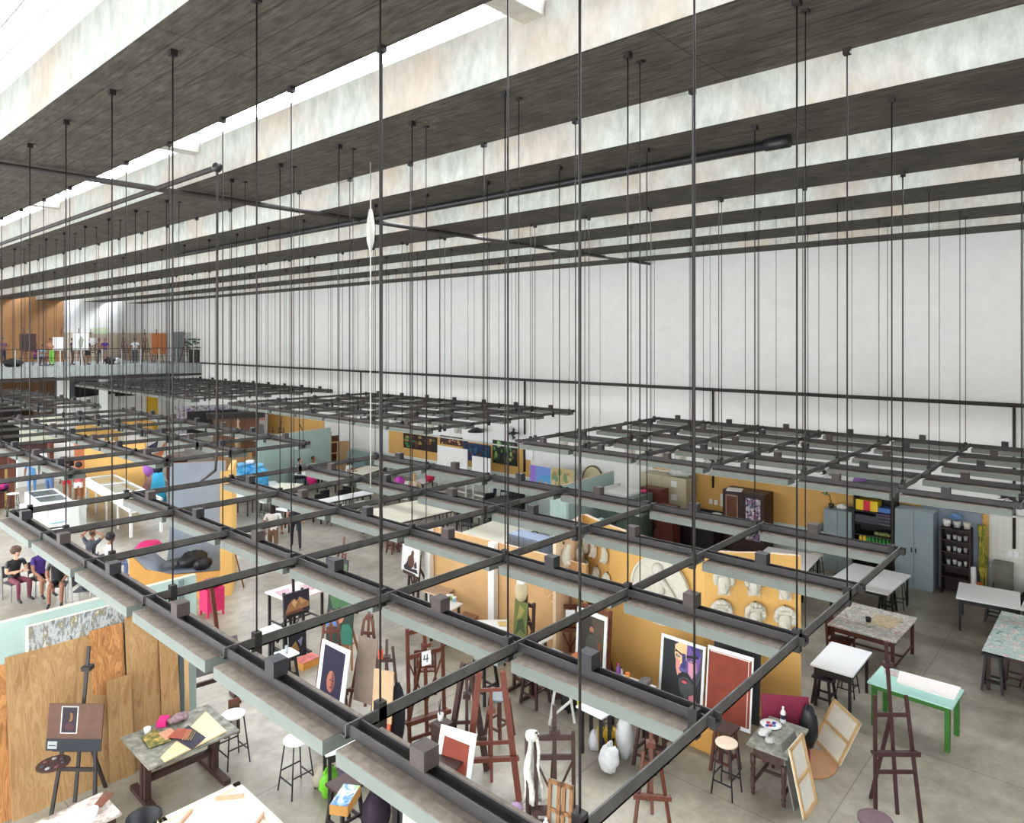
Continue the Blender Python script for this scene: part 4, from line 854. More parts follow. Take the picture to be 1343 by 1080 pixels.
# plinth, portrait and rust canvas
solo('plinth',B().box(0,1.0,0,1.3,0,.34),OC2,'low ochre plinth under the leaning portrait and rust canvases','plinth',(10.36,5.04,0))
c=lambda *a:cm(*a)
bm_=[(c(36,40,44),R_(.06,.95,.05,.95)),(c(70,66,76),[(.34,.95),(.95,.95),(.95,.55),(.8,.3),(.9,.05),(.62,.05),(.5,.3)]),
 (c(232,196,146),[(.33,.90),(.42,.95),(.62,.95),(.60,.72),(.55,.50),(.46,.50),(.38,.62),(.33,.76)]),(c(226,150,140),[(.36,.72),(.46,.68),(.46,.5),(.42,.44),(.37,.56)]),
 (c(112,84,150),[(.60,.95),(.86,.95),(.92,.86),(.88,.62),(.78,.42),(.66,.44),(.60,.60)]),(c(214,150,170),[(.64,.74),(.82,.72),(.84,.58),(.74,.46),(.66,.50)]),(c(70,58,130),[(.66,.95),(.86,.95),(.92,.84),(.86,.80),(.72,.88)]),
 (c(58,62,120),[(.50,.80),(.58,.80),(.60,.66),(.57,.55),(.47,.55),(.47,.62),(.51,.66)]),(c(96,96,150),[(.44,.58),(.62,.58),(.60,.52),(.47,.52)]),
 (c(30,26,36),[(.34,.84),(.50,.79),(.50,.76),(.40,.80),(.34,.80)]),(c(30,26,36),[(.60,.79),(.84,.83),(.88,.79),(.74,.77),(.60,.75)]),
 (c(60,60,90),[(.36,.77),(.46,.75),(.44,.72),(.37,.73)]),(c(60,60,90),[(.64,.74),(.78,.74),(.76,.70),(.66,.70)]),(c(230,226,220),E(.41,.745,.025,.012)),(c(230,226,220),E(.71,.72,.03,.012)),(c(24,22,30),E(.41,.745,.011,.012)),(c(24,22,30),E(.71,.72,.012,.012)),
 (c(72,76,78),[(.46,.42),(.56,.46),(.72,.46),(.80,.44),(.82,.34),(.76,.24),(.62,.17),(.52,.20),(.46,.32)]),(c(40,44,48),[(.42,.44),(.52,.53),(.66,.53),(.78,.44),(.80,.38),(.66,.46),(.56,.46),(.44,.40)]),
 (c(90,40,50),E(.60,.405,.07,.035)),(c(206,96,110),E(.59,.385,.06,.02)),(c(196,120,130),[(.70,.20),(.84,.26),(.90,.05),(.72,.05)]),(c(206,208,206),[(.12,.09),(.82,.12),(.82,.105),(.12,.075)]),(c(200,202,200),[(.12,.075),(.14,.075),(.13,.14),(.11,.14)])]
paint('large canvas portrait of a bearded man, leaning on the ochre partition',(862.6,915),(920.4,938.4),.345,833.7,bm_,lean=.12,edge=M('white_canvas',(226,230,230),.7,.05))
rs=R_(.03,.97,.05,.95)
paint('large rust-red primed canvas right of the bearded portrait',(924,941),(984,963),.345,850,[(RUST,rs),(cm(224,206,196),R_(.06,.94,.93,.945)),(cm(224,206,196),R_(.9,.915,.06,.93))],lean=.12,edge=M('white_canvas',(226,230,230),.7,.05))
board('black board behind the rust-red canvas',(930,938),(992,958),.3,846,M('black_board',(34,36,40),.6,.2),.1,.02,1.22,fwd=-.13)
tb=table('white table with bottles left of the bearded portrait',[(797,893),(811,882.5),(861,901),(846,913)],.75,WL,BK)
bottle('purple bottle on the white table left of the bearded portrait',P(811,889,.75),.04,.24,M('purple_bottle',(110,60,130),.3,.1),cm(190,60,120))
bottle('clear bottle behind the purple one on the white table',P(815,888,.75),.03,.17,M('clear_plastic',(170,176,180),.2,.05),BK)
jar('small orange jar on the white table left of the bearded portrait',P(823,892,.75),.04,.12,M('orange_jar',(226,160,70),.4,.05),cm(220,120,50))
lumpy('crumpled silver foil on the white table left of the portrait',P(846,899,.75),(.14,.09,.06),M('foil_dark',(120,116,112),.35,.4,40,metal=.3),'foil','foil',.6,41)
lumpy('small white rag by the foil on the white table',P(833,898,.75),(.09,.06,.03),WL,'rag','rag',.5,42)
table('small white table with an orange notebook and shopping bags under it',[(755.7,926),(774.7,914.6),(807.6,931),(788.6,942.4)],.75,WL,BK,apron=.0)
sheet('orange notebook on the small white table above the bags',[(766,919),(778,916),(786,921),(774,926)],.755,cm(220,100,60),'notebook','book',.015)
sheet('small printed card beside the orange notebook',[(779,923),(785,920),(788,922),(782,926)],.755,cm(226,210,190))
lumpy('tied white plastic bag on the floor, front of the bag group',P(799,1012),(.17,.15,.2),M('plastic_bag',(224,226,228),.3,.12,10),'plastic_bag','bag',.25,43,handle=M('plastic_bag_knot',(226,228,230),.35,.05))
lumpy('tall slumped white plastic bag beside the wooden square stool',P(820,994),(.17,.14,.36),M('plastic_bag_b',(206,208,210),.3,.15,8),'plastic_bag','bag',.25,44)
lumpy('small pale plastic bag under the small white table',P(780,984),(.11,.1,.16),M('plastic_bag_c',(206,204,214),.3,.12,8),'plastic_bag','bag',.3,45)
o=thing('paper_bag','mustard yellow carrier bag with a black print under the small white table','bag',tuple(P(797,986)),-.9); put('body',B().hexa([(-.15,-.08,0),(.15,-.08,0),(.15,.08,0),(-.15,.08,0),(-.17,-.06,.36),(.17,-.06,.36),(.17,.06,.36),(-.17,.06,.36)]),M('mustard_bag',(190,154,30),.5,.1),o); put('print',B().bar((-.06,-.083,.1),(-.09,-.078,.26),.04,.006).bar((.06,-.083,.1),(.09,-.078,.26),.04,.006).bar((-.06,-.084,.1),(.06,-.084,.1),.04,.006),BK,o)
for s in (-1,1): put('handle',B().tube([(-.07,s*.06,.36),(-.05,s*.06,.48),(.05,s*.06,.48),(.07,s*.06,.36)],.008),BK,o)
solo('sticker',B().box(-.04,.04,-.005,.005,0,.22),cm(200,206,40),'yellow-green strip of paper standing on the left corner of the small white table','paper',tuple(P(760,924,.752)),-.6)
stool('wooden square stool with a worn grey seat right of the plastic bags',P(853,1003),.66,.2,GTOP,DW,square=True,thin=False,rz=.0)
stool('dark stool half hidden behind the worn square stool',P(866,985),.6,.17,DW,M('stool_red_brown',(84,46,36),.5,.2),square=True,thin=False)
stool('round grey-topped stool standing alone in the centre of the floor',P(655,965),.66,.17,M('grey_seat',(128,136,140),.5,.15,12),M('stool_wood',(92,56,44),.55,.25,10),thin=False)
stool('tall dark stool behind the crossing grid bars left of the round grey one',P(635,917),.78,.2,GTOP,BW,thin=False)
stool('dark stool next to the white trestle foot',P(702,922),.74,.2,DW,M('stool_dark_red',(70,44,42),.5,.2),square=True,thin=False)
o=thing('trestle','white folding trestle leg left of the small white table with notebook','trestle',tuple(P(737,950)),-.7)
for s in (-1,1): put('leg',B().bar((s*.22,0,0),(s*.1,0,.75),.04,.03),W_,o)
put('crossbar',B().bar((-.2,0,.12),(.18,.0,.4),.035,.03).bar((-.12,0,.72),(.12,0,.72),.05,.04),W_,o)
lumpy('black bag on the floor beside the white trestle leg',P(748,935),(.16,.16,.24),BK,seed=47)
# ================================================================ CENTRE FLOOR: easels and small tables
def CP(px,py): return P(px,py).xy
FC=-PI*.27      # easels facing the camera side
# big mahogany easel with number card
a,bq=P(543,987),P(578,975)
o=easel_H('large mahogany easel with a number card, in the middle of the floor',((a.x+bq.x)/2,(a.y+bq.y)/2),math.atan2((bq-a).y,(bq-a).x),h=1.95,w=.62,m=MH,ledge=.52,mast=1.95)
cd=thing('number_card','white paper card with the figure 4 pinned to the mahogany easel','sign',(0,0,0)); qq=WY(552,872,(a.y+bq.y)/2-.05); 
rz=math.atan2((bq-a).y,(bq-a).x); dd=depth((a+bq)/2); zc=H-(860-HY)*dd/F
pc=(a+bq)/2; nn=Vector((math.sin(rz),-math.cos(rz),0)); pc=pc-nn*.06
pc=pc+nn*.14
cd.location=(pc.x-.06*math.cos(rz),pc.y-.06*math.sin(rz),zc); cd.rotation_euler=(-.05,0,rz); pc=None
put('card',B().box(-.08,.08,-.005,0,-.11,.11),WL,cd); put('numeral',B().bar((-.03,-.007,.06),(-.045,-.007,-.01),.014,.004,(0,1,0)).bar((-.05,-.007,-.01),(.04,-.007,-.01),.014,.004,(0,1,0)).bar((.015,-.007,.06),(.01,-.007,-.06),.014,.004,(0,1,0)),BK,cd)
chair('small red-brown chair behind the top of the mahogany easel',CP(558,905),2.4,MH,None,.45,.85,3)
# navy portrait canvas and its easel
paint('canvas with a dark navy portrait and white margins, left of the mahogany easel',(411,930),(447,950),.42,843,[(cm(34,30,56),[(.14,.08),(.86,.05),(.88,.93),(.12,.95)]),(cm(60,34,60),[(.2,.08),(.8,.06),(.7,.3),(.3,.3)]),(cm(170,104,84),E(.48,.48,.14,.15)),(cm(110,64,62),[(.5,.62),(.6,.58),(.61,.42),(.54,.34),(.5,.4)]),(cm(52,36,50),E(.47,.5,.03,.012)),(cm(52,36,50),E(.56,.5,.03,.012)),(cm(120,50,52),E(.5,.4,.05,.014)),(cm(130,40,50),[(.3,.1),(.5,.08),(.55,.25),(.4,.25)])],edge=M('white_canvas',(226,230,230),.7,.05),lean=.16)
q=P(432,956); easel_A('mahogany easel behind the navy portrait',(q.x+.1,q.y+.12),-PI*.2,1.75,.6,MH,.5,1.85,.2)
q=P(478,948); easel_A('mahogany easel holding a brown board, seen from the front right of the navy portrait',(q.x,q.y),-PI*.3,1.7,.62,MH,.55,2.0,.14)
board('brown board with grey margins on the easel right of the navy portrait',(463,918),(488,926),.6,838,M('brown_grey_board',(128,112,98),.7,.12),.14,.02,fwd=.0)
board('beige hardboard panel with a red clamp at its top',(487,945),(513,951),.78,880,M('beige_board',(190,158,124),.65,.06),.1,.02)
board('orange-rust board beneath the beige panel',(486,984),(511,992),.28,926,cm(196,92,56),.14,.02,fwd=.05)
q=P(502,985); easel_A('dark easel carrying the beige and rust panels',(q.x+.12,q.y+.1),-PI*.25,1.5,.55,DW,.3,1.6,.2)
solo('clamp',B().cb(0,0,.06,.05,.05,.14),cm(220,70,40),'red-orange clamp at the top of the beige panel','clamp',(P(506,948,.78)+Vector((.0,0,.0)) + Vector((0,.13,.93))).to_tuple())
lumpy('long black apron hanging at the right edge of the beige panel',(P(521,1000).x,P(521,1000).y,.25),(.14,.1,.5),M('black_cloth',(26,28,36),.8,.15),'apron','cloth',.12,51)
# A-frames right of the mahogany easel
q=P(612,1012); easel_A('dark A-shaped easel right of the mahogany easel, its top pointed',(q.x,q.y),-PI*.25,1.55,.62,DW,.5,1.35,.1,lw=.085)
q=P(645,1052); easel_A('large A-shaped easel with reddish right leg, at the bottom centre',(q.x,q.y),-PI*.24,1.75,.78,M('reddish_wood',(110,54,38),.5,.25,9,stretch=(6,6,1)),.6,1.5,.34,lw=.09)
paint('rust-red primed canvas with white margins leaning below the pointed easel',(567,1030),(614,1046),.4,961,[(RUST,[(.12,.1),(.88,.12),(.86,.8),(.14,.84)])],edge=M('white_canvas',(226,230,230),.7,.05),lean=.3)
table_at('low white table behind the rust canvas with painting jars',*(P(556,1003,.55).xy),-.1,.7,.5,.55,WL,BK)
jar('yellow jar on the low white table by the mahogany easel',P(548,992,.55),.05,.13,cm(240,220,60),cm(236,210,40))
bottle('pale purple bottle right of the yellow jar',P(560,995,.55),.035,.14,cm(170,140,190),WL); bottle('clear white bottle right of the yellow jar',P(556,1002,.55),.03,.13,LG,WL)
jar('white mug with brushes on the post right of the mahogany easel',P(578,945,.76),.05,.1,WL,name='mug',cat='mug')
b=B(); 
for k in range(4): b.cyl((0,.01*k,0),(.04*(k-1.5),.02*k,.28),.007,.004,5)
solo('brushes',b,BK,'dark brushes standing in the white mug','brushes',tuple(P(578,944,.78)))
solo('box',B().box(-.12,.12,-.12,.12,0,.76),DW,'dark wooden pedestal under the white mug','pedestal',tuple(P(580,1013)))
o=lumpy('small purple cup wrapped in film at the right leg of the large A-shaped easel',P(677,1068,.35),(.09,.09,.07),cm(170,140,180),'cup','cup',.3,55)
q=P(728,1100); o=easel_H('dark easel with a tall mast at the bottom edge, holding two canvas backs',(q.x,q.y),-PI*.26,1.35,.5,DW,.4,1.7)
back_canvas('small canvas back at the left on the tall-masted easel',(716,1100),(732,1106),.42,1046,.1,h=.7,m=MW,cloth=M('grey_canvas_back',(150,150,140),.8,.06)); back_canvas('small canvas back at the right on the tall-masted easel',(734,1106),(748,1112),.42,1054,.1,h=.7,m=MW,cloth=M('grey_canvas_back',(150,150,140),.8,.06))
q=P(694,1095); solo('post',B().bar((0,0,0),(.02,.05,1.3),.06,.05),DW,'dark wooden upright under the checked cloth','post',(q.x,q.y,0))
b=B(); b.grid(lambda u,v:((u-.5)*(.14+.12*(1-v))+.02*math.sin(v*9),-.07+.05*math.sin(u*9+v*3),.42+v*.88),8,10); b.ell((0,0,1.29),(.09,.09,.06),10,6,.15,4)
o=solo('checked_cloth',b,M('x',(0,0,0)) if 0 else ramp('checked_cloth',[(.4,(196,196,186)),(.6,(226,226,216))],18,(1,1,1),.85,2,0,'noise'),'white checked cloth draped over the dark wooden upright','cloth',(P(698,1092).x,P(698,1092).y,0),-.8)
m=o.modifiers.new('thick','SOLIDIFY'); m.thickness=.012
bottle('white bottle with a red dot below the checked cloth',P(716,1095,.5),.045,.2,WL,WL,lab=cm(226,60,80))
q=P(856,1098); o=easel_A('top of a brown easel poking up at the bottom edge, right of centre',(q.x,q.y),-PI*.3,1.0,.5,MH,.5,1.35,.2); 
back_canvas('small dark framed picture back at the bottom edge under the nearest lamp grid',(527,1092),(548,1100),.3,1066,.1,h=.7,m=M('white_canvas',(226,230,230),.7,.05))
# left-centre group
table('large drawing board table covered with pink drawings',[(346.3,777),(398.7,760.8),(425,774.7),(381,790)],.82,M('pinkish_board',(232,212,206),.55,.04),BW,apron=.0,legw=.05,stretch=True)
for k,cs in enumerate(([(360,777),(378,772),(388,778),(370,784)],[(392,768),(408,766),(418,772),(400,776)])):
    sheet('pink and violet drawing at the %s of the drawing board table'%('left' if k==0 else 'right'),cs,.822,ramp('pink_draw',[(.35,(230,200,196)),(.5,(170,120,140)),(.65,(230,206,200))],14,dist=1.5),'drawing','drawing',.003)
table('small white table left of the dark animal painting',[(359.5,819),(379.7,827.8),(352,838.5),(333,828)],.75,WL,BK,apron=.0)
stool('white-topped square stool holding a glass jar',P(376,899),.62,.17,WL,BK,square=True,thin=False)
jar('clear glass jar on the white-topped square stool',P(376,857,.62),.035,.14,glassy('jar_glass',(190,200,206),.5),name='glass_jar',cat='jar')
o=thing('flat_box','flat orange box with a red-pink lid on the floor by the white-topped stool','box',tuple(P(403,873)),.1); put('base',B().cb(0,0,.07,.42,.3,.14),cm(214,150,70),o); put('lid',B().cb(0,0,.145,.42,.3,.012),ramp('pink_lid',[(.4,(220,120,110)),(.6,(170,90,90))],7),o)
o=paint('dark painting of tawny rocks or an animal on the black easel',(371.5,809.5),(404.5,799),.86,781,[(cm(34,32,44),R_(0,1,0,1)),(cm(150,108,72),[(.02,.1),(.98,.2),(.98,.4),(.6,.75),(.5,.6),(.35,.72),(.15,.5)]),(cm(196,160,110),[(.3,.55),(.42,.7),(.5,.5),(.4,.3)]),(cm(180,140,90),[(.58,.72),(.7,.6),(.9,.45),(.66,.4)]),(cm(110,70,50),[(0,0),(.9,0),(.6,.2),(.05,.15)])],lean=.06,fwd=.05,edge=NAVY)
easel_for(o,'dark easel with a painting of a tawny animal','H',.07,h=1.3,w=.42,m=BW,mast=1.95)
paint('dark floral painting standing on the floor below the animal painting',(379,864),(402,859),.05,823,[(cm(30,30,40),R_(0,1,0,1)),(cm(150,120,70),[(.1,.3),(.4,.5),(.6,.2),(.3,.1)]),(cm(120,130,160),[(.5,.5),(.8,.6),(.7,.3)])],lean=.08,edge=NAVY)
o=paint('painting of pink and orange flowers on a dark ground',(424,776),(453,783),.72,731,[(cm(66,50,70),R_(0,1,0,1)),(cm(84,110,70),[(.5,.9),(.98,.95),(.95,.6),(.55,.6)]),(cm(230,160,120),E(.45,.45,.2,.16)),(cm(206,120,90),E(.65,.25,.2,.15)),(cm(180,90,100),E(.3,.2,.18,.12)),(cm(60,60,66),R_(0,1,.88,1))],lean=.12,edge=NAVY)
easel_for(o,'mahogany easel behind the flower painting',h=1.6,w=.55,m=MH,mast=1.95,top=.2)
o=paint('painting of a person in a green shirt against foliage',(427,842),(461,847),.52,781,[(cm(34,50,38),R_(0,1,0,1)),(cm(60,100,60),[(.05,.95),(.9,.95),(.8,.7),(.2,.7)]),(cm(40,110,90),[(.5,0),(1,0),(1,.3),(.85,.42),(.6,.4)]),(cm(70,120,200),[(0,.3),(.0,.4),(.35,.44),(.4,.34)]),(cm(180,120,96),E(.5,.56,.15,.15)),(cm(36,32,30),[(.36,.6),(.42,.74),(.58,.74),(.63,.6),(.5,.68)])],lean=.12,edge=NAVY)
easel_for(o,'brown easel behind the portrait with a green shirt',h=1.4,w=.55,m=MW,mast=1.55,top=.2)
stool('brown wooden stool in front of the green shirt painting',P(443,862),.72,.16,MW,MW,thin=False)
o=paint('white canvas with a brown seated figure on the lone easel',(526,747),(548.5,757.5),.98,714,[(cm(226,228,230),R_(0.02,.98,.02,.98)),(cm(92,60,46),[(.3,.35),(.38,.6),(.52,.72),(.55,.86),(.64,.92),(.7,.84),(.68,.7),(.74,.5),(.7,.3),(.5,.12)]),(cm(44,36,44),[(.15,.2),(.3,.36),(.6,.2),(.9,.24),(.95,.1),(.2,.08)]),(cm(60,44,44),[(.72,.4),(.84,.55),(.9,.3),(.76,.24)])],lean=.07)
easel_for(o,'dark easel with the brown figure painting, alone on the floor','H',.07,h=1.45,w=.42,m=DW,mast=1.5)
# by the tan partition
paint('navy board with a framed reclining figure painting, leaning on the tan partition',(609,803),(637,812),.1,750,[(cm(44,44,64),R_(0,1,0,1)),(cm(226,216,210),R_(.14,.86,.46,.98)),(cm(190,96,60),R_(.17,.83,.82,.96)),(cm(150,160,190),R_(.17,.83,.5,.82)),(cm(120,70,50),[(.3,.55),(.5,.7),(.6,.64),(.8,.66),(.8,.52),(.5,.5)]),(cm(40,34,40),E(.42,.72,.1,.05))],lean=.12,edge=NAVY,t=.03)
table('white table with green jars left of the navy board',[(559.5,796),(581,786),(608.9,791),(584.8,803.8)],.75,WL,BK,apron=.0)
for k,(px,py) in enumerate(((588,788),(592,787),(596,789))): jar('%s jar on the white table left of the navy board'%('green','lime','pale blue')[k].replace('green','tall green'),P(px,py,.75),.045,.14-.02*k,[cm(120,170,90),cm(170,200,110),cm(150,190,210)][k],WL)
table('table with a worn wooden top behind the white table with green jars',[(553,774.7),(573,767),(597.5,773.4),(576,782)],.75,M('worn_wood_top',(206,180,156),.6,.15,5,stretch=(1,6,1)),BK,apron=.0)
solo('box',B().cb(0,0,.17,.4,.4,.34),M('cardboard',(176,140,110),.8,.06),'brown cardboard box on the floor in front of the navy board','box',tuple(P(617,826)),.3)
table('long white table between navy board and green leaf painting',[(621.5,814),(663,812.7),(669.6,826.6),(629,826.6)],.75,WL,BK,apron=.0)
sheet('small yellow sketch on the long white table by the leaf painting',[(653,816),(664,816),(665,822),(655,822)],.755,cm(226,196,130),'sketch','drawing')
o=paint('green leaf painting on the masked easel',(673,838),(690,845),.98,787,[(cm(92,100,44),R_(0,1,0,1)),(cm(50,64,30),[(.1,.1),(.5,.3),(.9,.2),(.7,.6),(.3,.5)]),(cm(140,130,66),[(.2,.5),(.5,.6),(.8,.8),(.4,.9)])],lean=.07,edge=DW)
easel_for(o,'dark easel with a green leaf painting and a mask on top','H',.07,h=1.7,w=.42,m=DW,mast=1.8)
qm=o.location; zt=ZAT(qm,775)
o=thing('mask','pale carved mask with a dark beak on top of the masked easel','mask',(qm.x+.02,qm.y-.02,zt-.06),-PI*.35); put('face',B().ell((0,0,0.05),(.13,.08,.2),12,8),M('mask_pale',(190,176,140),.7,.12),o); put('crown',B().ell((0,.0,.22),(.09,.07,.05),10,6),WL,o)
table('white table in front of the masked easel',[(685,838),(716.5,825),(732,832),(701,849)],.75,WL,BK,apron=.0)
q=P(748,884); easel_H('mahogany easel with a white note card, left of the old portrait',(q.x,q.y),-PI*.3,1.35,.5,MH,.9,2.0)
solo('note_card',B().box(-.09,.09,-.005,.0,-.12,.12),WL,'white note card on the easel left of the old portrait','paper',(q.x-.16,q.y-.12,ZAT(q,803)),-PI*.3)
solo('box',B().cb(0,0,.36,.4,.3,.72),M('dark_easel_box',(70,48,42),.5,.2),'dark wooden painting cabinet below the note card easel','box',tuple(P(738,912)),-.75)
paint('white primed board leaning on the dark painting cabinet',(721,868),(748,880),.45,851,[],lean=.2,edge=M('white_canvas',(226,230,230),.7,.05))
o=paint('dark painting of a seated bearded man with white margins',(754,868),(793,886),.66,797,[(cm(50,44,36),R_(.08,.92,.05,.92)),(cm(78,68,52),[(.5,.9),(.9,.9),(.9,.4),(.6,.5)]),(cm(70,72,60),[(.34,.1),(.34,.5),(.46,.6),(.62,.6),(.74,.46),(.8,.1)]),(cm(160,110,80),E(.52,.68,.07,.07)),(cm(40,30,26),[(.46,.66),(.52,.58),(.58,.66),(.52,.64)]),(cm(36,28,26),[(.45,.72),(.52,.78),(.59,.72),(.52,.745)]),(cm(120,70,40),[(.72,.5),(.84,.5),(.88,.2),(.8,.2)]),(cm(170,120,86),[(.4,.3),(.56,.34),(.56,.28),(.42,.24)])],lean=.07,edge=M('white_canvas',(226,230,230),.7,.05))
easel_for(o,'mahogany easel holding the old-master style portrait','H',.07,h=1.75,w=.7,m=MH,mast=2.0)
o=thing('palette','orange-brown wooden palette propped in front of the seated man painting','palette',tuple(P(762,900,.62)),-PI*.3); o.rotation_euler=(-.1,0,-PI*.3); b=B()
pts=[(-.17,0),(.15,.0),(.2,.25),(.16,.55),(.05,.6),(-.16,.52)]; b.prism(pts,lambda u,v:(u,0,v),lambda u,v:(u,.012,v)); put('board',b,cm(186,110,64),o); put('thumb_hole',B().cyl((.05,-.003,.38),(.05,-.001,.38),.04,.04,12),DW,o)
b=B(); R=random.Random(9)
for k in range(8): b.ell((R.uniform(-.5,.5),R.uniform(-.12,.12),.012),(.04,.03,.01),6,4)
o=thing('tray','white tray dotted with dark paint at the foot of the seated man painting','tray',tuple(P(775,888,.55)),-PI*.3); put('dish',B().box(-.55,.55,-.15,.15,0,.015),WL,o); put('paint_dots',b,NAVY,o)
solo('table',B().box(-.55,.55,-.15,.15,.48,.55).box(-.5,-.45,-.1,.1,0,.48).box(.45,.5,-.1,.1,0,.48),DW,'narrow dark bench carrying the paint-dotted tray','bench',tuple(P(775,888,.55).xy)+(0,),-PI*.3)
# ================================================================ FAR CENTRE AND FAR LEFT
def CT(label,cs,top=WL,leg=BK,h=.75,**k): return table(label,cs,h,top,leg,apron=k.pop('apron',.06),**k)
CT('huge cream worktable in the middle of the hall',[(472,671),(556,654),(600,668),(522,686)],CR,BK)
CT('cream worktable behind the tan partition',[(606,698),(655,681),(705,692),(655,715)],CR,BK)
for k in range(6):
    stool('dark red stool in the row before the huge cream worktable',(13.6+.42*k,17.15),.55,.15,MH,MH,square=True,thin=False,group='dark red stools before the huge cream worktable')
for k in range(4): chair('black chair at the %s of the huge cream worktable'%('right end','right end, second along','right end, third along','right end, fourth along')[k],(17.3,19.3-.62*k),PI/2*-1+PI,BK,None,.45,.8,0,True)
CT('long white table left of the huge cream worktable',[(407.6,658),(474.7,644),(491,647),(420,661)])
CT('long white table behind the pink bag',[(381,625),(398,619.5),(432,616.5),(420,621.5)])
CT('cream square table behind the white shirted walker',[(348,644),(372,631),(395,637),(362,647)],CR)
CT('cream table in front of the teal cabinet and leaning easels',[(441,624),(478,611),(510,613),(460,627)],CR)
CT('white table under the red bag',[(541,632),(556,627),(568,630),(553,635)])
CT('white table beside the blond seated person',[(506,637),(524,629),(540,633),(520,641)])
CT('small white table right of the white shirted walker',[(363,667),(378,663),(390,668),(375,672)])
CT('white table left of the white shirted walker, by the ochre end panel',[(308,650),(316,645),(329,648),(320,654)])
for k,(px,py,lb) in enumerate(((388,651,'left of the long white table'),(349,660,'behind the small white table of the walkers'),(448,667,'in front of the long white table, left one'),(475,661,'in front of the long white table, right one'))):
    stool('white-seated stool '+lb,P(px,py+17),.55,.19,WL,BK,square=True)
for k in range(7): chair('black chair standing beneath the long white tables',(13.1+.5*k,22.9+.1*(k%2)),(k%2)*PI,BK,None,.45,.8,0,True,group='black chairs by the long white tables')
for k in range(4): stool('black stool beneath the front edge of the long white table',(14.2+.5*k,21.3),.5,.15,BK,BK,square=True,group='black stools under the long white table')
for k,(x,y) in enumerate(((15.6,13.9),(16.0,14.6),(15.3,14.9),(17.9,16.6),(18.5,17.1),(18.3,16.1),(19.1,16.8))): chair('black chair in the dark cluster before the whiteboards',(x+1.0,y+1.6),k*.9,BK,None,.45,.85,0,True,group='black chairs in the dark cluster')
solo('storage_box',B().cb(0,0,.5,.9,.7,1.0),BK,'big black crate at the right of the dark chair cluster','crate',(P(683,668).x,P(683,668).y,0),.1)
table_at('dark worktable among the black chairs before the whiteboards',18.3,17.2,0,1.6,1.1,.72,BW,BK)
lumpy('pink bag on the chair by the long white table',(P(409,650).x,P(409,650).y,.45),(.22,.2,.25),cm(220,40,130),seed=61); lumpy('magenta bag on the table by the blond person',tuple(P(524,640,.75)),(.2,.2,.22),cm(190,60,180),seed=62); lumpy('red backpack on the white table before the whiteboards',tuple(P(564,632,.75)),(.2,.2,.26),cm(220,50,80),name='backpack',seed=63)
# whiteboards and paintings on the ochre dado
def wb(label,px0,px1,ptop,pbot,x=20.9):
    a=WX(px0,pbot,x); c=WX(px1,pbot,x); o=thing('whiteboard',label,'whiteboard',((a+c)/2).to_tuple()[:2]+(0,),-PI/2); w_=abs(a.y-c.y); zt=WX(px0,ptop,x).z; zb=WX(px0,pbot,x).z
    put('panel',B().box(-w_/2,w_/2,-.02,.02,zb,zt),W_,o)
    for s in (-1,1): put('leg',B().box(s*w_*.45-.03,s*w_*.45+.03,-.02,.02,.1,zb).box(s*w_*.45-.03,s*w_*.45+.03,-.35,.35,.03,.1),W_,o)
    put('rail',B().box(-w_*.45,w_*.45,-.02,.02,.3,.36),W_,o); return o
wb('large whiteboard on a white stand before the painted strip',574,613,584,618,19.9); wb('smaller whiteboard right of the large one',619.5,643.5,598,626,19.9)
def wp_(label,px0,px1,pt,pb,layers,x=XW-.051,edge=NAVY):
    a=WX(px0,pb,x); c=WX(px1,pb,x); zt=WX(px0,pt,x).z; b,ms=canvas_mesh(abs(a.y-c.y),zt-a.z,layers,.03,edge)
    return solo('painting',b,ms,label,'painting',(x,(a.y+c.y)/2,a.z),-PI/2)
def blobs(bg,cols,n,seed,s=.07):
    R=random.Random(seed); L=[(bg,R_(0,1,0,1))]
    for k in range(n): L.append((cols[k%len(cols)],E(R.uniform(.08,.92),R.uniform(.12,.88),R.uniform(.4,1)*s,R.uniform(.8,2)*s,9)))
    return L
wp_('long dark painting of a row of lit figures, on the ochre wall',529,573,568,587,blobs(cm(44,32,32),[cm(110,70,50),cm(170,140,70),cm(60,130,60),cm(90,50,50)],26,1))
wp_('reddish figure painting above the large whiteboard',577,606,571,582,blobs(cm(70,40,36),[cm(180,120,90),cm(140,80,70),cm(210,170,140)],16,2))
wp_('narrow dark blue painting between the whiteboards',607,613,577,600,blobs(cm(40,50,90),[cm(70,90,140)],6,3))
wp_('blue-green painting above the smaller whiteboard',614,643,581,604,blobs(cm(40,70,110),[cm(50,120,150),cm(90,70,60),cm(60,110,170)],18,4,.1))
wp_('dark painting of green figures right of the whiteboards',646,678,577,607,blobs(cm(36,40,32),[cm(80,150,70),cm(150,190,110),cm(120,90,80),cm(60,70,60)],22,5,.08))
paint('bright blue painting with orange strokes standing on the ledge',(695,640),(722,645),.9,610,[(cm(120,150,220),R_(0,1,0,1)),(cm(150,120,210),R_(0,.3,.3,1)),(cm(90,160,220),[(.3,.3),(1,.3),(1,.7),(.5,.6)]),(cm(200,150,120),[(.3,.0),(.45,.0),(.6,.4),(.5,.4)]),(cm(210,160,120),[(.55,.0),(.7,.0),(.85,.35),(.75,.4)])],edge=WL)
paint('ochre and green landscape painting right of the bright blue one',(723,645),(753,650),.9,613,blobs(cm(196,180,130),[cm(170,140,80),cm(120,150,110),cm(206,190,150)],18,6,.1))
solo('bench',B().box(-.3,.3,-1.3,1.3,0,.895),M('pale_aqua_bench',(186,200,198),.6,.05),'pale bench under the bright blue and landscape paintings','bench',(20.5,16.35,0),0)
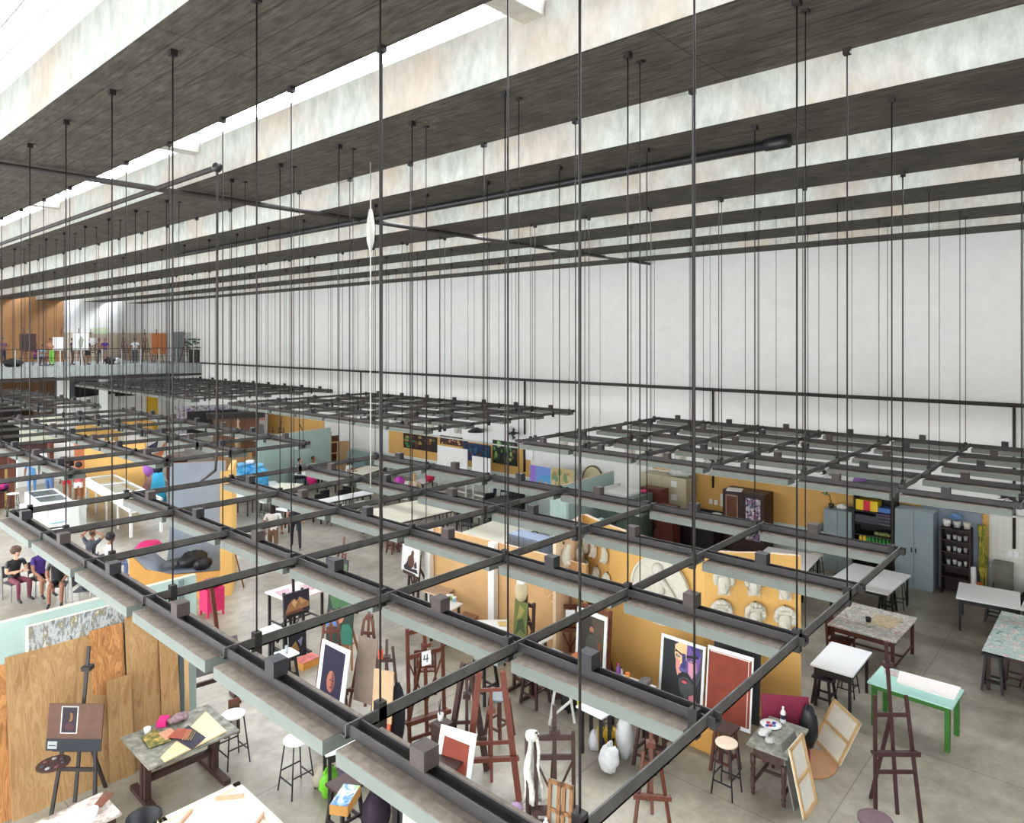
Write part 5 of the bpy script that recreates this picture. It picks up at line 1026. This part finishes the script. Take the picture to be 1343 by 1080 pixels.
solo('paper_notice',B().box(0,.01,-.2,.2,-.2,.2),WL,'white notice on the ochre wall right of the green figures painting','notice',(XW-.05,WX(695,597,XW).y,1.9)); 
pipe('wall_conduit',(XW-.06,WX(689,600,XW).y,1.2),(XW-.06,WX(689,600,XW).y,2.1),.05,'thick dark conduit on the ochre wall left of the white notice',BK)
# small plaster reliefs high on the white wall
rel=B(); rel.ell((0,-.05,0),(.16,.09,.2),10,7,.25,3); rel.box(-.2,.2,-.04,.02,-.22,.22); rel_m=rel.mesh('relief',M('grey_plaster',(206,200,190),.85,.12,8))
i=0
for y in [40.8,40.0,39.2,38.4,37.6,34.6,33.8,31.0,30.2,27.6,26.9,25.0,24.3,22.5,16.6,15.9,15.2,13.6,13.0,12.4,11.6]:
    o=put('relief_panel',rel_m,None,None,(XW-.03,y,2.62+.0),(0,0,-PI/2)); tag(o,'small greyish plaster relief in the row high on the white wall','plaster relief','plaster reliefs along the white wall')
# mirror, partitions, cabinets in the middle right
o=thing('mirror','round pale mirror with a dark frame behind the aqua partition','mirror',(XW-.08,WX(779,620,XW).y,1.25),-PI/2); put('frame',B().prism([(.5*math.cos(2*PI*k/30),.62*math.sin(2*PI*k/30)) for k in range(30)],lambda u,v:(u,0,v),lambda u,v:(u,.04,v)),M('dark_gold',(110,90,60),.5,.1),o); put('glass',B().prism([(.44*math.cos(2*PI*k/30),.56*math.sin(2*PI*k/30)) for k in range(30)],lambda u,v:(u,-.005,v),lambda u,v:(u,0,v)),M('mirror_cream',(226,216,180),.3,.03),o)
A,Bq=P(723,641,2.1),P(804,618,2.1); partition('pale aqua partition between the green-grey file cabinets and the bright blue painting',[A.xy,Bq.xy],2.1,TL2,PEA,.08)
Cq=P(767,668,2.1); partition('pale aqua partition end wing beside the slate locker',[A.xy,(A.x-.9,A.y-1.3)],2.1,TL2,PEA,.08)
partition('teal edge panel behind the left end of the casts wall',[(12.6,9.55),(13.6,9.35)],2.4,M('deep_teal',(120,160,162),.7,.05),None,.1)
cabinet('slate blue locker behind the tan partition',12.2,12.7,10.05,11.1,2.0,M('slate_locker',(140,156,184),.5,.05),2)
cabinet('green-grey file cabinets grouped before the aqua partition',18.6,19.9,11.75,12.95,1.6,GG,2)
o=solo('white_case',B().box(-.55,.55,-.45,.45,0,.08).box(-.5,-.4,-.4,-.3,-.0,.0).box(-.55,.55,.42,.45,0,.2),W_,'white folding case open on top of the green-grey file cabinets','case',(19.2,12.45,1.6))
cabinet('red-brown pigeonhole cabinet behind the file cabinets',20.05,20.5,11.5,12.3,1.7,M('red_brown_cab',(112,54,44),.5,.15,8),1)
cabinet('red-brown cabinet with pinned papers beside the beige locker',19.4,19.9,10.75,11.4,1.35,M('red_brown_cab2',(98,48,38),.5,.15,8),1,papers=1)
lumpy('pink cloth on the green-grey file cabinets',(19.7,11.95,1.6),(.12,.12,.06),cm(220,70,130),'cloth','cloth',.4,71)
# teal partition zone, centre left far
A,Bq=P(338,573,2.4),P(433,561,2.4); partition('teal partition with a stick leaning on it, in the far centre',[A.xy,Bq.xy],2.4,TL,PEA,.1)
solo('stick',B().bar((0,0,0),(-1.0,.3,2.3),.09,.05),MW,'long wooden stick leaning on the teal partition','stick',tuple(P(420,614)))
o=thing('ladder','red-brown ladder-like rack standing right of the teal partition','ladder',tuple(P(436,618)),-.3); put('panel',B().box(-.3,.3,0,.05,0,1.75),MH,o); put('rungs',B().box(-.3,.3,-.05,0,.3,.36).box(-.3,.3,-.05,0,.85,.91).box(-.3,.3,-.05,0,1.4,1.46),LW,o); put('rail',B().box(-.12,-.06,-.06,0,0,1.95),LW,o)
solo('board',B().bar((0,0,0),(.1,.15,1.55),.6,.05),M('tan_panel',(190,156,112),.7,.06),'tan board leaning right of the ladder-like rack','board',tuple(P(449,621)),-.3)
cabinet('teal cabinet with papers on top beneath the splashed wall',20.2,20.9,27.6,29.6,1.0,M('teal_cabinet',(130,160,160),.5,.06),2)
for k,(px,py,lb) in enumerate(((489,610,'left one of the tall easels by the stacked canvases'),(499,611,'right one of the tall easels by the stacked canvases'))):
    q=P(px,py); easel_A('black tall easel, '+lb,(q.x,q.y),-PI*.3,1.9,.6,BK,.9,2.3,.2)
for k in range(4):
    paint('painted canvas in the stack leaning right of the tall black easels, %s'%('frontmost','second','third','rearmost')[k],(504+k*2.5,618),(517+k*2.5,623),.02,576+k*2,blobs([cm(150,190,180),cm(60,110,90),cm(120,150,140),cm(90,110,60)][k],[cm(140,80,110),cm(190,210,200)],5,20+k,.12),lean=.12)
# pigeon: jugs
jug=B().lathe([(.3,0),(.36,.06),(.36,.7),(.3,.82),(.12,.92),(.12,1.0)],n=16); jm=M('blue_jug',(70,160,214),.25,.12,3)
table_at('low white table carrying the three blue water jugs',P(327,655).x,P(327,655).y,-.3,2.3,1.0,.55,WL,BK)
for k,(px,py,lb) in enumerate(((317,640,'leftmost of the three'),(328,636,'middle of the three, white capped'),(340,641,'rightmost of the three'))):
    q=P(px,py+2,.55); o=thing('water_jug','big translucent blue water jug, '+lb,'jug',tuple(q)); put('body',jug,jm,o); put('cap',B().lathe([(.17,.93),(.17,1.05),(.1,1.07)],n=14),WL if k==1 else M('pale_blue_cap',(120,190,226),.4,.1),o)
solo('box',B().cb(0,0,.6,1.5,.6,1.2),M('cardboard_tan',(206,160,112),.8,.06),'tan cardboard crate behind the blue water jugs','box',tuple(P(308,624)),-.4)
cabinet('dark red-brown cabinet left of the teal partition',12.2,12.9,27.0,28.2,1.5,M('dark_red_brown',(96,48,40),.5,.15),2)
# blue-grey cove with ochre sides
gx,gy=7.75,16.55
u=Vector((-.86,.51,0)); n_=Vector((-u.y,u.x,0)); 
if n_.dot(Vector((S_,C_,0)))<0: n_=-n_
o_=P(304,781); _t=(169-CX)/F
Lc=max((k*.02 for k in range(400)),key=lambda L:-abs(((lambda v:(v.x*C_-v.y*S_)/(v.x*S_+v.y*C_))(P(304,781)+u*L))-_t))
cv=thing('backdrop_cove','blue-grey curved backdrop cove with ochre sides, used as a seat','backdrop',(o_.x,o_.y,0),math.atan2(-u.y,-u.x))
# local frame: +x to the right end, +y away from the camera
b=B(); q0=o_+u*(Lc*.4); hz=ZAT(q0,752); q0=o_+u*Lc; hl=ZAT(q0,727)-hz; D=1.6; zt_=ZAT(o_+n_*D,604)
pr=[(0,hz),(D-.7,hz)]+[(D-.7+.7*math.sin(a*PI/16),hz+.7-.7*math.cos(a*PI/16)) for a in range(1,9)]+[(D,zt_)]
xl,xr=-Lc*.72,-.28
def prof(x0,x1):
    vs=[(x0,y,z) for y,z in pr]+[(x1,y,z) for y,z in pr]; m_=len(pr)
    return vs,[(i,i+1,m_+i+1,m_+i) for i in range(m_-1)]
b.add(*prof(xl,xr),True); put('blue_backdrop',b,GB,cv)
b=B(); b.box(xr,0,0,.1,0,ZAT(o_,618)); b.box(-.12,0,.1,D+.05,0,zt_); put('ochre_end',b,OC,cv)
b=B(); b.prism([(-Lc,.0),(xr,.0),(xr,hz),(xl+.3,hz),(xl-.3,hz+hl*.3),(-Lc,hz+hl)],lambda p,q:(p,0,q),lambda p,q:(p,.06,q)); put('ochre_fascia',b,OC2,cv)
b=B(); b.hexa([(-Lc,.06,0),(xl,.06,0),(xl,1.2,0),(-Lc,1.2,0),(-Lc,.06,hz+hl),(xl,.06,hz),(xl,1.2,hz),(-Lc,1.2,hz+hl)]); put('low_end',b,GB,cv)
b=B(); b.box(xl,xr,D+.01,D+.06,0,zt_); put('rear_panel',b,OC2,cv)
def cvp(x,y,z): return cv.matrix_world@Vector((x,y,z)) if 0 else Vector((o_.x,o_.y,0))+(-u)*x+n_*y+Vector((0,0,z))
lumpy('magenta bag lying on the low left end of the cove',cvp(-Lc+.35,.5,hz+hl*.85).to_tuple(),(.3,.2,.13),cm(196,20,96),seed=81); lumpy('grey bundle beside the magenta bag on the cove',cvp(-Lc+.95,.5,hz+.05).to_tuple(),(.3,.2,.1),cm(90,94,96),'cloth','cloth',.3,82)
lumpy('large black backpack lying on the cove platform, upper one',cvp(-Lc*.42,.55,hz).to_tuple(),(.38,.24,.2),BK,'backpack','bag',.35,83); lumpy('black handbag on the front edge of the cove',cvp(-Lc*.3,.2,hz).to_tuple(),(.24,.13,.16),BK,'handbag','bag',.3,84,handle=BK)
st=stool('stool draped with a hot pink cloth, right of the teal partition end',P(278,806),.62,.2,cm(206,40,90),cm(206,40,90),square=True,thin=False)
solo('pink_cloth',B().box(-.21,.21,-.21,.21,.12,.66),cm(206,40,96),'hot pink cloth covering the stool before the cove','cloth',tuple(P(278,806).xy)+(0,)); lumpy('red and black bundle on the hot pink stool',P(278,806).to_tuple()[:2]+(.66,),(.27,.2,.1),ramp('redblack',[(.4,(30,24,28)),(.55,(190,90,90))],8),'bag','bag',.4,86)
q=P(286,840); solo('mast',B().bar((0,0,0),(-.12,.1,1.35),.08,.05),MH,'mahogany post standing in front of the hot pink stool','post',(q.x,q.y,0))
solo('stick',B().bar((0,0,0),(-.25,.25,1.4),.03,.03),MW,'thin broom stick leaning behind the small white table left','stick',tuple(P(320,771)))
# far left: display cases
gl=glassy('case_glass',(150,170,168),.35)
def case(label,cs,h,open_=False):
    q=[P(*c,h) for c in cs]; c=sum(q,Vector())/4; e=((q[1]-q[0])+(q[2]-q[3]))/2; f=((q[3]-q[0])+(q[2]-q[1]))/2; w_,d=e.length,f.length
    o=thing('display_case',label,'display case',(c.x,c.y,0),math.atan2(e.y,e.x)); t=.07
    b=B()
    for k in range(4): x=-w_/2+(w_-t)*k/3; b.box(x,x+t,-d/2,d/2,h-t,h)
    b.box(-w_/2,w_/2,-d/2,-d/2+t,h-t,h).box(-w_/2,w_/2,d/2-t,d/2,h-t,h); put('frame',b,W_,o)
    b=B()
    if open_: b.box(-w_/2,w_/2,-d/2,d/2,h-.34,h-.30).box(-w_/2,w_/2,-d/2,-d/2+.02,h-.34,h-.04)
    else: b.box(-w_/2,w_/2,-d/2,d/2,.1,.14).box(-w_/2,w_/2,-d/2,-d/2+.03,.1,h-t).box(-w_/2,w_/2,d/2-.03,d/2,.1,h-t).box(-w_/2,-w_/2+.03,-d/2,d/2,.1,h-t).box(w_/2-.03,w_/2,-d/2,d/2,.1,h-t)
    put('body',b,W_,o)
    for k in range(3):
        x=-w_/2+(w_-t)*k/3+t; put('glass_pane',B().box(x,x+(w_-t)/3-t,-d/2+t,d/2-t,h-.03,h-.02),gl if open_ else M('dark_pane',(70,86,90),.15,.05),o)
    for sx in (-1,1):
        for sy in (-1,1): put('leg',B().cb(sx*(w_/2-.05),sy*(d/2-.05),h/4,.08,.08,h/2),W_,o)
    if open_:
        for k in range(5): x=-w_/2+(w_-.08)*k/4; put('post',B().box(x,x+.08,-d/2,-d/2+.05,0,h-.3),W_,o)
    return o
case('white display case with dark glass panes at far left',[(36,645),(66,672),(100,660),(68,641)],.9)
case('long white vitrine table in front of the ochre panel',[(117,627),(172,662),(212,652),(146,622)],1.15,True)
A,Bq=P(28,665,.95),P(113,659,.95); partition('low white partition with a white post, in front of the display case',[P(26,700).xy,P(113,693).xy],1.0,W_,W_,.06)
CT('small white folding table at left in front of the low white partition',[(52,683),(82,680.5),(93,687),(64,692)])
lumpy('pale blue plastic sheet on the small white folding table',tuple(P(75,686,.75)),(.25,.18,.05),cm(190,214,226),'plastic','plastic',.4,91)
A,Bq=P(111,588,2.2),P(192,592,2.2); partition('ochre partition behind the long white vitrine table',[P(112,652).xy,P(191,655).xy],2.35,OC,PEA,.1)
solo('panel',B().box(-.3,.3,0,.05,0,2.3),M('terracotta_board',(206,130,90),.7,.05),'terracotta panel at the left end of the ochre partition','panel',tuple(P(108,650).xy)+(0,),.1)
solo('screen',B().box(-.3,.3,0,.06,0,1.5),M('yellow_door',(226,204,130),.6,.05),'pale yellow screen at the left edge of the picture','screen',tuple(P(6,665).xy)+(0,),-.2)
for px in (1,14.5): solo('post',B().box(-.1,.1,-.1,.1,0,2.2),MH,'brown post at the %s of the pale yellow screen'%('left' if px==1 else 'right'),'post',tuple(P(px,667).xy)+(0,))
for px,py,lb,m_ in ((5,668,'dark stool piled with magenta bags at the left edge',BK),(17,672,'white-seated stool right of the magenta bags',WL)): stool(lb,P(px,py),.72,.2,m_,BK)
lumpy('magenta and purple bags piled on the dark stool at the left edge',P(4,668).xy.to_tuple()+(.74,),(.26,.22,.22),ramp('magbag',[(.4,(190,30,110)),(.6,(70,30,90))],5),seed=95)
# white kiosk, monitor, shelves
o=thing('kiosk','white display kiosk with brown frame and a black screen','kiosk',tuple(P(90,640).xy)+(0,),-.1); put('frame',B().box(-.75,-.6,-.3,.3,0,2.1).box(.6,.75,-.3,.3,0,2.1),MH,o); put('panel',B().box(-.6,.6,0,.1,1.4,2.0),W_,o); put('screen',B().box(-.55,.55,-.05,0,.95,1.3),BK,o)
for (a,c,zt,m_,lb) in (((22,640),(78,630),1.5,W_,'white low partition behind the people at far left'),((26,600),(80,592),2.2,M('off_white_screen',(226,226,206),.6,.04),'off-white screen farther back at left')):
    partition(lb,[P(*a).xy,P(*c).xy],zt,m_,None,.08)
solo('shelf_board',B().box(-1.3,1.3,-.3,.3,-1.35,.25),M('dark_red_shelf',(70,40,38),.6,.15),'long dark shelf at far left behind the off-white screen','shelf',tuple(P(45,588,1.35)),.05)
A,Bq=P(165,545,2.6),P(290,526,2.6); partition('large white partition in the far bay under the balcony side',[P(150,573).xy,P(285,560).xy],2.7,W_,None,.1)
partition('white partition left of the large one, beside the white column',[P(92,585).xy,P(150,573).xy],2.9,W_,None,.1)
A,Bq=P(112,560,2.2),P(168,556,2.2); partition('far ochre partition hung with small busts',[P(100,612).xy,P(200,600).xy],2.2,OC,PEA,.1)
bm2=B(); bm2.ell((0,-.1,.0),(.13,.12,.18),10,8,.1,2); bm2.ell((0,-.05,-.2),(.2,.1,.12),10,6,.1,3); bm2=bm2.mesh('bust',PLAS)
p0,p1=P(100,612),P(200,600)
for k in range(6):
    q=p0.lerp(p1,.2+.12*k); o=put('plaster_bust',bm2,None,None,(q.x-.05,q.y-.12,1.25),(0,0,-.1)); tag(o,'small plaster bust on the far ochre partition','plaster bust','busts on the far ochre partition')
paint('big pale collage with a dark blue streak, leaning beyond the blue-grey cove',(163,618),(222,609),.6,572,[(cm(236,232,228),R_(0,1,0,1)),(cm(220,150,110),[(.1,.0),(.9,.0),(.8,.4),(.2,.3)]),(cm(190,110,140),[(.05,.35),(.6,.65),(.6,.5)]),(cm(60,60,90),[(.5,.6),(.75,.75),(.7,.45)]),(cm(226,140,90),[(.7,.3),(.95,.8),(.85,.3)])],edge=WL)
for k,(px,py,c1,lb) in enumerate(((208,590,cm(190,140,110),'small tan'),(232,588,cm(236,236,232),'small white'),(243,584,cm(190,150,120),'brown'))): paint(lb+' picture propped in the far bay beyond the cove',(px-8,py+6),(px+10,py+4),1.0,py-14,[(c1,R_(.08,.92,.08,.92))],edge=WL)
o=thing('television','black television against a collage wall in the far bay','television',tuple(P(279,600).xy)+(1.4,),-.35); put('screen',B().box(-1.3,1.3,0,.12,0,1.2),BK,o); put('wall_collage',B().box(-1.9,2.0,.14,.18,-.2,1.5),ramp('collage',[(.35,(120,80,130)),(.5,(196,196,200)),(.6,(80,80,90)),(.7,(206,160,80))],5),o)
cabinet('dark red-brown sideboard with white labels in the far bay',13.4,13.9,32.4,33.5,1.2,M('dark_red_side',(104,44,44),.5,.1),2)
o=thing('booth','brown booth with a pale figure, left of the far ochre dado','booth',tuple(P(310,600).xy)+(0,),-.5); put('frame',B().box(-1.2,1.2,0,.3,0,2.2),M('brown_booth',(140,104,80),.7,.1),o); put('canopy',B().box(-1.5,1.5,-.5,.3,2.2,2.5),DK,o); put('figurine',B().lathe([(.14,.6),(.18,1.0),(.12,1.6),(.05,1.9),(.12,2.0),(.02,2.2)],(0.1,-.3,0),10),M('pale_figure',(226,196,160),.7,.05),o)
paint('tall white poster with grey figures on the far ochre dado',(333,568),(351,572),.9,541,[(cm(230,226,220),R_(0,1,0,1)),(cm(130,140,150),[(.3,0),(.8,0),(.7,.5),(.4,.5)]),(cm(220,150,130),R_(.2,.8,.7,.8))],edge=WL)
q=P(369,606); easel_A('brown easel in front of the far ochre dado',(q.x,q.y),-.5,1.8,.8,MH,.9,2.4,.2)
q=P(358,610); easel_A('dark easel left of the brown one before the far ochre dado',(q.x,q.y),-.5,1.6,.6,DW,.9,2.0,.2)
# dress stands
o=thing('dress_form','tall dress form in a cyan gown and dark top, left of the cove','dress form',tuple(P(207,660).xy)+(0,)); put('gown',B().lathe([(.34,.05),(.28,.6),(.2,1.1),(.16,1.25)],n=14,wob=.05),cm(60,180,226),o); put('bodice',B().lathe([(.16,1.22),(.2,1.45),(.15,1.6),(.05,1.65)],n=14),NAVY,o); put('neck_block',B().lathe([(.05,1.62),(.06,1.78),(.02,1.8)],n=10),BK,o)
lumpy('purple garment hanging beside the cyan gown',P(195,655).xy.to_tuple()+(.95,),(.22,.15,.38),cm(180,110,206),'garment','garment',.12,97); lumpy('brown pink garment below the purple one',P(196,656).xy.to_tuple()+(.1,),(.26,.18,.42),cm(170,120,110),'garment','garment',.12,98)
# ================================================================ PEOPLE
# seated group, near left
def seat(label,p,rz,m=STEEL): return chair(label,p,rz,m,cm(70,70,76),.45,.82,0,True)
sg=[((20,786),.25,'person in a black T-shirt with arms crossed, seated leftmost',dict(skin=SKIN2,hstyle='afro',hair=HBR,top=BK,bot=M('maroon_print',(110,50,64),.8,.3,20),arms='crossed')),
 ((53,780),.15,'person in a purple top seated second from the left, hands between knees',dict(skin=SKIN1,hair=HBR,hstyle='short',top=cm(70,40,120),bot=BK,leg=.5,arms='knees')),
 ((76,790),-.4,'person in dark clothes with crossed bare legs, seated third from the left',dict(skin=SKIN1,top=BK,bot=BK,leg=.6,arms='lap',hstyle='pony')),
 ((120,757),2.2,'person in a dark grey top with hands on the head, seated facing away',dict(skin=SKIN1,hair=HBR,top=cm(60,62,72),bot=NAVY,arms='head')),
 ((143,764),1.3,'person in a white T-shirt with black curly hair, seated in profile',dict(skin=SKIN1,hstyle='afro',top=WL,bot=cm(110,130,170),arms='lap')),
 ((112,796),.9,'person in maroon and black crouched low at the front of the seated group',dict(skin=SKIN1,top=M('maroon',(120,50,48),.8,.1),bot=BK,arms='knees',hstyle='long',lean=.5))]
for k,(p,rz,lb,kw) in enumerate(sg):
    q=P(*p); person(lb,(q.x,q.y),rz,'sit',**kw)
    seat('metal chair under the %s'%('arms-crossed person','purple-topped person','person with crossed bare legs','person with hands on the head','white T-shirt person','crouched maroon person')[k],(q.x,q.y),rz)
solo('bag',B().ell((0,0,.12),(.4,.3,.13),12,8,.2,3),BK,'dark bag on the floor before the seated group','bag',tuple(P(118,806)))
# two walkers
q=P(358,738); person('walker in a white shirt and brown trousers, from behind',(q.x,q.y),2.5,'walk',skin=SKIN1,top=WL,bot=cm(120,90,70),hstyle='long',arms='down',sleeve=.3,h=1.72)
q=P(388,722); person('walker in a dark blue shirt with a dark backpack',(q.x,q.y),2.7,'walk',skin=SKIN2,top=cm(70,96,140),bot=NAVY,hstyle='short',bag=NAVY,h=1.7)
# students at tables
for k,((px,py),rz,lb,kw) in enumerate((((457,640),.6,'person in white at the end of the cream table, dark hair',dict(top=WL,hstyle='long')),((543,665),2.2,'blond person in a pale top seated beside the white table',dict(skin=SKIN2,hair=HBL,hstyle='long',top=cm(226,200,180))),((392,640),.5,'person in pink reading at the far white table, left one',dict(skin=SKIN2,top=cm(226,190,190),hstyle='short')),((410,637),.4,'person in pale green at the far white table, right one',dict(skin=SKIN1,top=cm(206,220,190),hstyle='short')),((505,656),2.6,'person in navy seated at the end of the long white table',dict(skin=SKIN1,top=NAVY,hstyle='short')))):
    q=P(px,py); person(lb,(q.x,q.y),rz,'sit',arms='draw',**kw); stool('stool under the '+lb.split(' seated')[0].split(' at the')[0].split(' reading')[0]+', '+('first','second','third','fourth','fifth')[k]+' of the table sitters',(q.x,q.y),.45,.17,BK,BK,square=True)
# visitors at the display cases
for (px,py),rz,lb,kw in (((42,648),3.0,'person in all blue with long black hair, back turned',dict(top=cm(100,160,220),bot=cm(90,150,214),hstyle='long')),((64,652),2.2,'person in a white top and jeans with a dark shoulder bag',dict(top=WL,bot=cm(100,140,190),lean=.5,arms='front',bag=BK)),((88,655),2.9,'person in red shorts at the end of the display case',dict(top=cm(206,190,190),bot=cm(190,30,50),leg=.45)),((103,660),2.8,'person in a pink top and white shorts, back turned',dict(top=cm(190,80,96),bot=WL,leg=.45,hstyle='afro'))):
    q=P(px,py+4); person(lb,(q.x,q.y),rz,'stand',**kw)
# balcony
def bal(px,y): p=WY(px,470,y); return (p.x,p.y)
for px,y,rz,lb,kw in ((47,49.6,.6,'person in magenta seated on the balcony',dict(pose='sit',top=cm(120,40,110),bot=NAVY,arms='draw')),(56,49.9,.5,'person in pale blue seated on the balcony right of the magenta one',dict(pose='sit',top=cm(140,180,190),bot=cm(120,50,90),arms='draw')),(68,49.2,-1.0,'person in lime green trousers drawing on the balcony',dict(top=cm(190,140,110),bot=cm(130,206,80),arms='draw',lean=.3)),(95,49.8,1.0,'person in dark clothes behind the white drawing on the balcony',dict(top=NAVY,bot=cm(80,70,70),arms='draw')),(115,49.2,.8,'person in a black dress drawing on the balcony',dict(top=BK,bot=BK,leg=.5,arms='draw',skirt=True)),(131,50.0,-.6,'person in pinkish top leaning on the balcony',dict(top=cm(196,150,120),bot=NAVY,arms='front',lean=.3)),(138,49.2,-.8,'person in a violet T-shirt and shorts on the balcony',dict(top=cm(80,40,150),bot=cm(130,120,110),leg=.5,arms='front')),(177,49.4,2.9,'person in a white shirt and dark jeans alone on the balcony',dict(top=cm(220,220,226),bot=cm(60,66,84),arms='down')),(4,49.5,.5,'person in mauve at the left edge of the balcony',dict(top=cm(110,70,90),bot=NAVY,arms='draw'))):
    pose=kw.pop('pose','stand'); person(lb,bal(px,y),rz,pose,z=BAL,**kw)
for k,px in enumerate((47,56)): o=stool('small dark stool under the %s person on the balcony'%('magenta' if k==0 else 'pale blue'),bal(px,(49.6,49.9)[k]),.45,.16,BK,BK); o.location.z=BAL
for k,(px,y,rz,lb) in enumerate(((36,49.0,.4,'dark easel, first from the left on the balcony'),(78,49.0,-.6,'easel with the white sheet beside the lime trousered person'),(102,49.0,-.5,'easel with the grey drawing in the middle of the balcony'),(119,50.4,-.3,'easel with the small white sheet behind the black dress'),(165,49.6,.2,'easel left of the lone white shirted person on the balcony'),(192,51.2,0,'slim easel right of the lone person on the balcony'),(207,49.8,-.1,'easel with the orange board on the balcony'),(247,48.9,.5,'easel at the right end of the balcony by the plant'))):
    x,y=bal(px,y); o=easel_A(lb,(x,y),rz,1.7,.75,MH,.9,2.3,.2); o.location.z=BAL
def bpaint(label,px,y,rz,w_,h_,layers,z=.95,edge=WL):
    x,y=bal(px,y); b,ms=canvas_mesh(w_,h_,layers,.03,edge); return solo('drawing',b,ms,label,'drawing',(x,y-.12,BAL+z),rz)
bpaint('dark brown board on the first balcony easel',36,49.0,.4,1.0,1.0,[],.95,M('dark_board',(64,44,40),.7,.1)); bpaint('white sheet beside the lime trousered person',76,48.9,-.5,.6,.8,[],.95); bpaint('white sheet with a grey figure drawing on the balcony',105,48.9,-.4,.85,1.05,[(cm(170,170,160),[(.4,.1),(.6,.15),(.7,.6),(.5,.85),(.35,.5)])],.95); bpaint('small white sheet behind the black dress',120,50.2,-.3,.5,.6,[],1.1); bpaint('orange-brown board on the balcony easel near the door',208,49.7,-.1,.95,1.4,[],.6,M('orange_board',(180,106,60),.7,.1))
lumpy('black bag on the balcony floor right of the violet T-shirt person',bal(145,49)+(BAL,),(.35,.25,.25),BK,seed=101); lumpy('pale plastic bag on the balcony floor beside the black bag',bal(153,49)+(BAL,),(.3,.25,.22),LG,seed=102)
lumpy('dark pile of bags on the balcony floor left of the first easel',bal(17,49)+(BAL,),(.5,.3,.25),BK,seed=103)
o=thing('plant','green plant in a tall dark stand at the right end of the balcony','plant',bal(256,48.5)+(BAL,)); put('stand',B().box(-.3,.3,-.3,.3,0,.9),DK,o); b=B(); R=random.Random(3)
for k in range(26): b.ell((R.uniform(-.5,.5),R.uniform(-.4,.4),1.1+R.uniform(-.1,.6)),(.14,.1,.06),6,4)
put('leaves',b,M('leaf_dark',(60,96,60),.6,.25),o)
o=thing('exit_sign','pale green lit sign over the dado on the balcony wall','sign',(WY(132,434,YB-.1).x,YB-.1,WY(132,434,YB-.1).z)); put('box',B().box(-.5,.5,-.05,.05,-.22,.22),M('pale_green_sign',(206,222,190),.5,.05),o)
